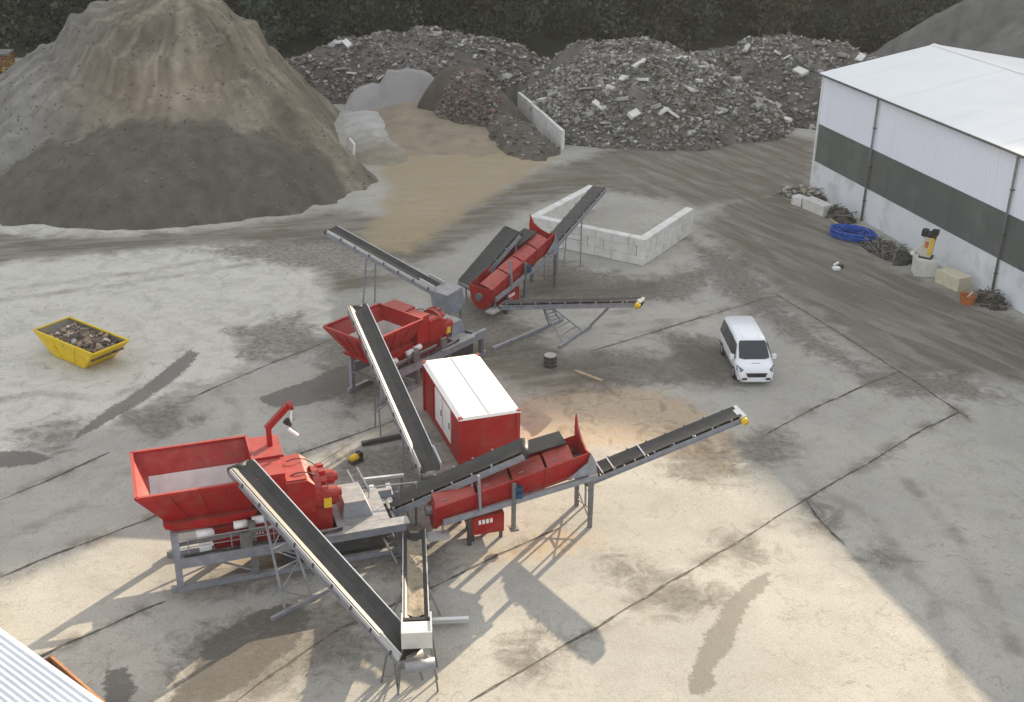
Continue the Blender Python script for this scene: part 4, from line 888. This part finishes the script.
washer('red inclined screw washer pointing at the block bunker', (-.95, 64.5), R(55))
trough_conveyor('belt_conveyor', 'discharge conveyor ending above the open block bunker', pix(549, 245, 2.45), pix(599, 188, 4.2), .95, style='flat', legs=((.04, 'legs', .42, 0), (.5, 'legs', .6, -.2)))
ty = trough_conveyor('belt_conveyor', 'level-looking side conveyor with yellow tip pointing right at the van', pix(503, 304, 1.5), pix(640, 301, 3.1), .7, style='flat', cap=True, legs=())
c0, c1 = pix(503, 304, 1.5), pix(640, 301, 3.1); iv = ty.matrix_basis.inverted()
def cl(p_): return Matrix.Rotation(-ty.rotation_euler.z, 4, 'Z') @ (Vector(p_)-ty.location)
mid = c0.lerp(c1, .4)
m = MB(); f0 = cl(pix(493, 348.5, .1)); f1 = cl(pix(562.6, 319.5, .1)); m.beam(f0, f1, .17, .17); m.build('foot_bar', GALV, ty)
g0 = cl(pix(559, 347, .1)); g1 = cl(pix(590, 326, .1)); m = MB().beam(g0, g1, .17, .17); m.build('foot_bar', GALV, ty)
m = MB().beam(g1, cl(c0.lerp(c1, .80)-Vector((0, 0, .2))), .1, .1); m.build('strut', GALV, ty)
m = MB(); la, lb = f0.lerp(f1, .80), f0.lerp(f1, .97)
ta = cl(c0.lerp(c1, .30)-Vector((0, 0, .2))); tb = cl(c0.lerp(c1, .36)-Vector((0, 0, .2))); ba, bb = g0.lerp(g1, .15), g0.lerp(g1, .75)
for a_, b_ in ((ta, ba), (tb, bb), (ta, la), (tb, lb)): m.beam(a_, b_, .07, .07)
for k in range(1, 5): m.beam(ta.lerp(ba, k/5), tb.lerp(bb, k/5), .05, .05); m.beam(ta.lerp(la, k/5), tb.lerp(lb, k/5), .05, .05)
m.build('lattice_leg', GALV, ty)
q = pix(550, 366); t = thing('steel_drum', 'short dark steel drum standing alone right of the red cabin', 'drum', q, 0)
m = MB().tube((0, 0, 0), (0, 0, .62), .36, 20); m.build('shell', DARK, t); m = MB().tube((0, 0, .62), (0, 0, .66), .33, 20); m.build('lid', CONCD, t)
for zz in (.2, .42): MB().tube((0, 0, zz), (0, 0, zz+.03), .375, 20).build('hoop', STEEL, t)
a0, a1 = pix(575, 372), pix(602, 382); m = MB().beam((0, 0, .06), (a1.x-a0.x, a1.y-a0.y, .06), .16, .12); o = m.build('timber_beam', TIMBER); o.location = a0; tag(o, 'pale timber beam lying on mud right of the steel drum', 'timber')

# ------------------------------------------------------------------ van
def van():
    yaw = R(92.803); f = Vector((12.7026, 56.1406, 0)); rear = f+Vector((math.cos(yaw), math.sin(yaw), 0))*4.97
    t = thing('parked_van', 'white panel van with dark windscreen parked on the concrete yard', 'van', rear, yaw+math.pi)
    st = [(.0, 1.70, .90, .74, 1.05), (.05, 1.86, .96, .78, 1.08), (.2, 1.95, .985, .79, 1.1), (1.6, 1.98, .993, .80, 1.1), (2.9, 1.975, .993, .80, 1.1), (3.32, 1.93, .99, .77, 1.1), (3.5, 1.80, .99, .78, 1.1), (4.12, 1.27, .985, .84, 1.08), (4.22, 1.20, .98, .85, 1.06), (4.62, 1.08, .95, .80, .95), (4.82, .98, .90, .74, .84), (4.93, .80, .84, .66, .66), (4.97, .62, .78, .6, .5)]
    def sec(x, zt, wb, wr, zb):
        h = [(wr*.5, zt), (wr*.86, zt-.015), (wr, zt-.09), (wb, zb), (wb+.004, min(zb-.1, .8)), (wb-.012, .42), (wb-.09, .26)]
        return [(x, y, z) for y, z in h]+[(x, -y, z) for y, z in h[::-1]]
    m = MB(); n = 14; vs = []
    for s_ in st: vs += sec(*s_)
    fs = [(i*n+k, i*n+(k+1) % n, (i+1)*n+(k+1) % n, (i+1)*n+k) for i in range(len(st)-1) for k in range(n)]+[tuple(range(n)), tuple((len(st)-1)*n+k for k in range(n-1, -1, -1))]
    m.add(vs, fs); body = m.build('body', VANW, t, True)
    def strip(name, pts, material, parent=t, th=.012):
        P_ = [Vector(p_) for p_ in pts]; nr = (P_[1]-P_[0]).cross(P_[2]-P_[0]).normalized()
        cen = Vector((2.4, 0, 1.0))
        if nr.dot(P_[0]-cen) < 0: nr = -nr
        return MB().prism(P_, nr*-.02, nr*th).build(name, material, parent)
    strip('windscreen', [(3.36, -.66, 1.905), (3.36, .66, 1.905), (3.5, .735, 1.80), (4.12, .80, 1.265), (4.2, .55, 1.215), (4.2, -.55, 1.215), (4.12, -.80, 1.265), (3.5, -.735, 1.80)], GLASS, th=.02)
    for sg in (-1, 1):
        strip('side_window', [(2.45, sg*.992, 1.13), (3.95, sg*.99, 1.13), (3.42, sg*.84, 1.76), (2.45, sg*.835, 1.82)], GLASS)
        strip('side_window', [(1.35, sg*.994, 1.13), (2.38, sg*.994, 1.13), (2.38, sg*.835, 1.82), (1.35, sg*.835, 1.82)], GLASS)
        strip('side_window', [(.2, sg*.988, 1.13), (1.27, sg*.994, 1.13), (1.27, sg*.835, 1.82), (.25, sg*.83, 1.78)], GLASS)
        strip('headlight', [(4.42, sg*.93, 1.0), (4.56, sg*.955, .80), (4.86, sg*.80, .78), (4.83, sg*.66, .92)], LAMPM, th=.07)
        MB().span(4.88, 5.0, sg*.62-.13, sg*.62+.13, .40, .50).build('fog_lamp', BLACK, t)
        mi = MB().box((3.86, sg*1.12, 1.22), (.12, .22, .24)).build('mirror', VANW, t); MB().beam((3.9, sg*.96, 1.15), (3.87, sg*1.05, 1.17), .06, .06).build('mirror_arm', BLACK, mi)
        strip('tail_lamp', [(-.005, sg*.93, .95), (-.005, sg*.80, .95), (-.005, sg*.74, 1.5), (-.005, sg*.82, 1.5)], TAILR)
        for x in (.98, 3.92):
            m = MB().tube((x, sg*.74, .34), (x, sg*1.0, .34), .345, 22); wh = m.build('wheel', TYRE, t, True); MB().tube((x, sg*1.0, .34), (x, sg*1.012, .34), .21, 16).build('rim', GALV, wh)
        MB().span(.25, 4.3, sg*.985-.012, sg*.985+.015, .46, .56).build('side_trim', BLACK, t)
    MB().prism([(4.90, -.56, .76), (4.90, .56, .76), (4.93, .46, .55), (4.93, -.46, .55)], (.0, 0, 0), (.07, 0, 0)).build('grille', BLACK, t)
    MB().prism([(4.70, -.93, .30), (4.93, -.72, .30), (5.0, -.4, .30), (5.0, .4, .30), (4.93, .72, .30), (4.70, .93, .30), (4.4, .90, .30), (4.4, -.90, .30)], (0, 0, 0), (0, 0, .18)).build('bumper', VANW, t)
    MB().span(4.95, 5.012, -.26, .26, .36, .46).build('number_plate', WHITE, t)
    m = MB()
    for k in range(6): m.beam((4.50+.0, -.2+k*.075, 1.128), (4.50, -.15+k*.075, 1.128), .05, .01)
    m.build('bonnet_lettering', STEEL, t)
    m = MB()
    for x in (.5, 1.5, 2.5): m.span(x, x+.7, -.45, -.42, 1.975, 1.985); m.span(x, x+.7, .42, .45, 1.975, 1.985)
    m.build('roof_bead', VANW, t); MB().span(-.04, .05, -.88, .88, .3, .5).build('rear_bumper', BLACK, t)
    return t
van()

# ------------------------------------------------------------------ skip
zr = 1.25; A, Bk, Cc, Dd = [pix(*p_, zr) for p_ in ((37.5, 331), (66, 316.5), (125, 339), (96.5, 356))]
ax = ((Dd-A)+(Cc-Bk)); sk_ang = math.atan2(ax.y, ax.x); cen = (A+Bk+Cc+Dd)/4; SLn = ax.length/2; SWd = max(1.75, ((Bk-A)+(Cc-Dd)).length/2)
sk = thing('waste_skip', 'yellow waste skip full of brown rubbish on pale concrete', 'skip', (cen.x, cen.y, 0), sk_ang)
tl, tw, bl_, bw_ = SLn/2, SWd/2, SLn/2*.52, SWd/2*.82
top = [(-tl, -tw, zr), (tl, -tw, zr), (tl, tw, zr), (-tl, tw, zr)]; bt = [(-bl_, -bw_, .06), (bl_, -bw_, .06), (bl_, bw_, .06), (-bl_, bw_, .06)]
for k in range(4):
    a, b, c_, d_ = Vector(top[k]), Vector(top[(k+1) % 4]), Vector(bt[(k+1) % 4]), Vector(bt[k]); nr = (b-a).cross(d_-a).normalized()
    if nr.dot(Vector((0, 0, .5))-a) < 0: nr = -nr
    wl = MB().prism([a, b, c_, d_], (0, 0, 0), -nr*.05).build('skip_wall', YELP, sk)
    MB().prism([a.lerp(d_, .02), b.lerp(c_, .02), c_, d_], nr*.004, nr*.02).build('inner_face', YELI, wl)
    MB().beam(a, b, .09, .08).build('rim', YELP, wl)
    if k in (0, 2):
        for f_ in (.3, .7): MB().beam(a.lerp(b, f_)-nr*.06, d_.lerp(c_, f_)-nr*.06, .09, .06, nr).build('rib', YELP, wl)
        for f_ in (.32, .68): p_ = a.lerp(b, f_).lerp(d_.lerp(c_, f_), .35)-nr*.1; MB().tube(p_, p_-nr*.12, .05, 8).build('lug', YELP, wl)
MB().span(-bl_, bl_, -bw_, bw_, 0, .07).build('floor', YELP, sk)
rb = thing('skip_rubbish', 'brown rubble and rubbish heaped inside the yellow skip', 'rubbish', (cen.x, cen.y, .62), sk_ang)
fn = lambda x, y: np.where((np.abs(x) < tl*.84) & (np.abs(y) < tw*.90), .22+.22*np.exp(-(x*.7)**2)+(fbm(x*1.6+4, y*1.6+9, 400)-.5)*.4, -1)
hfield('rubbish_fill', -tl*.84, tl*.84, -tw*.9, tw*.9, .09, lambda x, y: np.maximum(fn(x, y), .05), mat('rubbish', (.10, .08, .06), .95, var=.5, scale=3, col2=(.22, .15, .09), c2amt=.6, c2scale=3), rb)
stones('rubbish_pieces', rb, fn, 160, (-tl*.8, tl*.8, -tw*.85, tw*.85), .12, .5, [(.28, .2, .13), (.4, .3, .2), (.16, .12, .09), (.5, .45, .4), (.1, .09, .08)], 1.5)

# ------------------------------------------------------------------ odds and ends by the hall
def blockthing(name, label, cat, px_, size, rz, material, z=0):
    q = pix(*px_); t = thing(name, label, cat, q, rz); c = .03; a, b, h = size
    m = MB().add([(x*(a/2-k), y*(b/2-k), zz) for zz, k in ((0, c), (c, 0), (h-c, 0), (h, c)) for x, y in ((-1, -1), (1, -1), (1, 1), (-1, 1))], [(3, 2, 1, 0), (12, 13, 14, 15)]+[(r*4+i, r*4+(i+1) % 4, r*4+4+(i+1) % 4, r*4+4+i) for r in range(3) for i in range(4)])
    m.build('block', material, t); return t
t = blockthing('concrete_block', 'white concrete block carrying the yellow machine by the hall wall', 'block', (923, 274), (1.35, 1.2, 1.15), R(-8), PALEC)
t2 = blockthing('concrete_block', 'stained beige concrete block right of the yellow machine', 'block', (952, 286), (1.9, 1.1, .9), R(-62), CREAM)
t3 = blockthing('concrete_block', 'long pale concrete block lying at the far corner of the hall', 'block', (817, 212), (2.3, .9, .85), R(-62), PALEC)
t4 = blockthing('concrete_block', 'small weathered block left of the long pale block', 'block', (799, 205), (.9, .8, .7), R(-50), CONC)
q = pix(923, 274); t = thing('yellow_machine', 'cream and yellow upright machine with a dark top, standing on white block', 'machine', (q.x, q.y, 1.15), R(-30))
MB().span(-.4, .4, -.35, .35, 0, .12).build('base', DARK, t)
MB().prism([(-.34, 0, .12), (.3, 0, .12), (.42, 0, 1.35), (-.2, 0, 1.45)], (0, -.28, 0), (0, .28, 0)).build('body', CREAM, t)
MB().prism([(.1, 0, .3), (.34, 0, .3), (.44, 0, 1.4), (.22, 0, 1.45)], (0, -.32, 0), (0, -.285, 0)).build('side_cover', YELM, t)
MB().span(-.12, .08, -.325, -.285, .75, 1.15).build('red_mark', ORANGE, t)
m = MB().tube((-.3, 0, 1.55), (.45, 0, 1.5), .26, 10); m.span(-.45, -.1, -.3, .2, 1.45, 1.85); m.span(.15, .55, -.25, .25, 1.6, 1.9); m.build('engine', BLACK, t)
m = MB().beam((-.3, -.2, .8), (-.75, -.45, .35), .09, .09); m.build('handle_arm', CREAM, t); MB().box((-.78, -.47, .3), (.22, .16, .2)).build('grip', WHITE, t)
q = pix(967, 303); t = thing('orange_bucket', 'rusty orange tub at the foot of the nearer downpipe', 'tub', q, 0)
m = MB(); n = 16
vs = [(math.cos(2*math.pi*k/n)*r, math.sin(2*math.pi*k/n)*r*.85, z) for r, z in ((.42, 0), (.55, .55), (.5, .55), (.38, .06)) for k in range(n)]; fs = [(r*n+k, r*n+(k+1) % n, (r+1)*n+(k+1) % n, (r+1)*n+k) for r in range(3) for k in range(n)]+[tuple(range(n-1, -1, -1)), tuple(3*n+k for k in range(n))]
m.add(vs, fs); m.build('shell', ORANGE, t); MB().tube((-.2, -.1, .3), (.3, .2, .62), .05, 6).build('scrap', CREAM, t)
# coil of blue pipe
q = pix(853, 238); t = thing('pipe_coil', 'loose coil of blue plastic pipe beside the hall wall', 'pipe coil', q, R(-35)); m = MB(); pts = []
for k in range(12*22+1):
    a = 2*math.pi*k/22; lp = k/22; rr = 1.12+.16*math.sin(lp*2.3)+.1*math.sin(a*2+lp); pts.append(Vector((math.cos(a)*rr*1.28+.12*math.sin(lp*3.1), math.sin(a)*rr*.88+.1*math.cos(lp*1.7), .06+.06*lp*.62+.05*math.sin(a+lp*2)+.05)))
for k in range(len(pts)-1): m.tube(pts[k], pts[k+1], .05, 6)
m.tube(pts[-1], pts[-1]+Vector((1.3, -.5, -.35)), .05, 6); m.build('pipe', PIPEB, t, True)
a0, a1 = pix(829, 220), pix(842, 229); m = MB().beam((0, 0, .07), (a1.x-a0.x, a1.y-a0.y, .1), .2, .13); o = m.build('timber_beam', TIMBER); o.location = a0; tag(o, 'pale timber leaning towards the blue pipe coil', 'timber')
def trash(name, label, px_, rx, ry, h, rz, n, cols, seed):
    q = pix(*px_); t = thing(name, label, 'debris', q, rz); fn_ = mound(0, 0, rx, ry, h, seed, lump=.25)
    hfield('heap', -rx*1.3, rx*1.3, -ry*1.3, ry*1.3, .12, fn_, HEAPM, t, soilcol((.05, .045, .038), (.10, .09, .075), seed)); stones('scraps', t, fn_, n, (-rx, rx, -ry, ry), .1, .5, cols, 2, flat=.35)
    m = MB(); 
    for k in range(int(n/9)):
        x = rng.uniform(-rx, rx)*.8; y = rng.uniform(-ry, ry)*.8; a = rng.uniform(0, 3.14); l = rng.uniform(.3, .9); z = max(0, float(fn_(np.array([x]), np.array([y]))[0])); m.beam((x-math.cos(a)*l, y-math.sin(a)*l, z+.03), (x+math.cos(a)*l, y+math.sin(a)*l, z+rng.uniform(.05, .35)), .05, .05)
    stuff(m.build('sticks', TIMBER if n > 400 else STEEL, t)); return t
DK = [(.06, .055, .05), (.1, .09, .075), (.16, .14, .12), (.045, .05, .035)]
trash('debris_heap', 'dark heap of twigs and scrap between pipe coil and yellow machine', (886, 252), 2.9, 1.2, .4, R(-66), 200, DK, 501)
trash('debris_heap', 'dark weeds and scrap at the foot of the nearer downpipe', (990, 304), 1.2, .65, .55, R(-66), 100, DK, 511)
trash('debris_heap', 'dark scrap heap between the long pale block and the pipe coil', (838, 218), 1.5, .8, .7, R(-66), 120, DK, 521)
trash('sand_heap', 'small pale sand and rubble heap at the far corner of the hall', (801, 196), 1.9, 1.3, .6, R(-40), 140, [(.4, .37, .28), (.5, .48, .42), (.3, .27, .2)], 531)
q = pix(837, 269); t = thing('scrap_piece', 'small white and black scrap lying on mud beyond the van', 'scrap', q, R(20))
MB().prism([(-.35, -.2, 0), (.1, -.25, 0), (.15, .1, 0), (-.3, .15, 0)], (0, 0, 0), (0, 0, .16)).build('white_piece', WHITE, t); m = MB().tube((.15, .2, .1), (.5, .05, .12), .12, 8); m.build('dark_piece', BLACK, t); MB().beam((-.1, .25, .18), (.3, .35, .3), .1, .12).build('bent_strip', WHITE, t)

# ------------------------------------------------------------------ near roof and rusty trough
zr = 3.6; a0, a1 = pix(0, 628, zr), pix(103, 702, zr); dv = (a1-a0).normalized(); rz = math.atan2(dv.y, dv.x)
org = a0-dv*6; sh = thing('tin_shed', 'low shed with a ribbed pale metal roof at the bottom left corner', 'shed', (org.x, org.y, 0), rz)
# local x along the roof edge (towards the lower right), -y into the shed
for sidx in range(5):
    m = MB(); y0 = -.02-sidx*1.0; prof = []
    for k in range(5):
        yb = y0-k*.2; prof += [(yb, 0), (yb-.075, 0), (yb-.095, .045), (yb-.165, .045), (yb-.185, 0)]
    prof.append((y0-1.005, 0)); n = len(prof); Lr = 13.
    vs = [(x, y, zr+z+(-y)*.06+dz) for dz in (0, -.012) for x in (0, Lr) for y, z in prof]; fs = []
    for o_ in (0, 2*n): fs += [(o_+k, o_+k+1, o_+n+k+1, o_+n+k) for k in range(n-1)]
    m.add(vs, fs); m.build('roof_sheet', SHEET, sh)
MB().span(.05, 12.95, -4.9, -.12, -.05, zr-.06).build('shed_wall', CLAD, sh)
MB().span(0, 13, -.07, .02, zr-.14, zr-.02).build('fascia', WHITE, sh)
zt = 2.2; b0, b1 = pix(50, 657, zt), pix(101, 702, zt); dv = (b1-b0).normalized()
tr = thing('rusty_trough', 'rusty brown steel trough along the shed edge', 'trough', (b0.x, b0.y, 0), math.atan2(dv.y, dv.x))
MB().span(0, 8, -.42, -.37, 0, zt).build('side_plate', RUST, tr); MB().span(0, 8, 0, .05, 0, zt).build('side_plate', RUST, tr)
MB().span(-.05, 0, -.42, .05, 0, zt).build('end_plate', RUST, tr); MB().span(0, 8, -.37, 0, zt-.55, zt-.5).build('floor', RUST, tr); MB().span(-.05, 8, -.0, .08, zt, zt+.04).build('rim', RUSTE, tr)

# ------------------------------------------------------------------ air
m = MB().span(-450, 450, -60, 300, -1.6, 70); hz = m.build('haze', STEEL); hz['kind'] = 'stuff'
hm = bpy.data.materials.new('air'); hm.use_nodes = True; hn = hm.node_tree; hn.nodes.clear(); pv = hn.nodes.new('ShaderNodeVolumePrincipled'); oo = hn.nodes.new('ShaderNodeOutputMaterial')
pv.inputs['Color'].default_value = (.93, .94, .95, 1); pv.inputs['Density'].default_value = .0002; pv.inputs['Anisotropy'].default_value = .2; hn.links.new(pv.outputs[0], oo.inputs['Volume'])
hz.data.materials.clear(); hz.data.materials.append(hm)
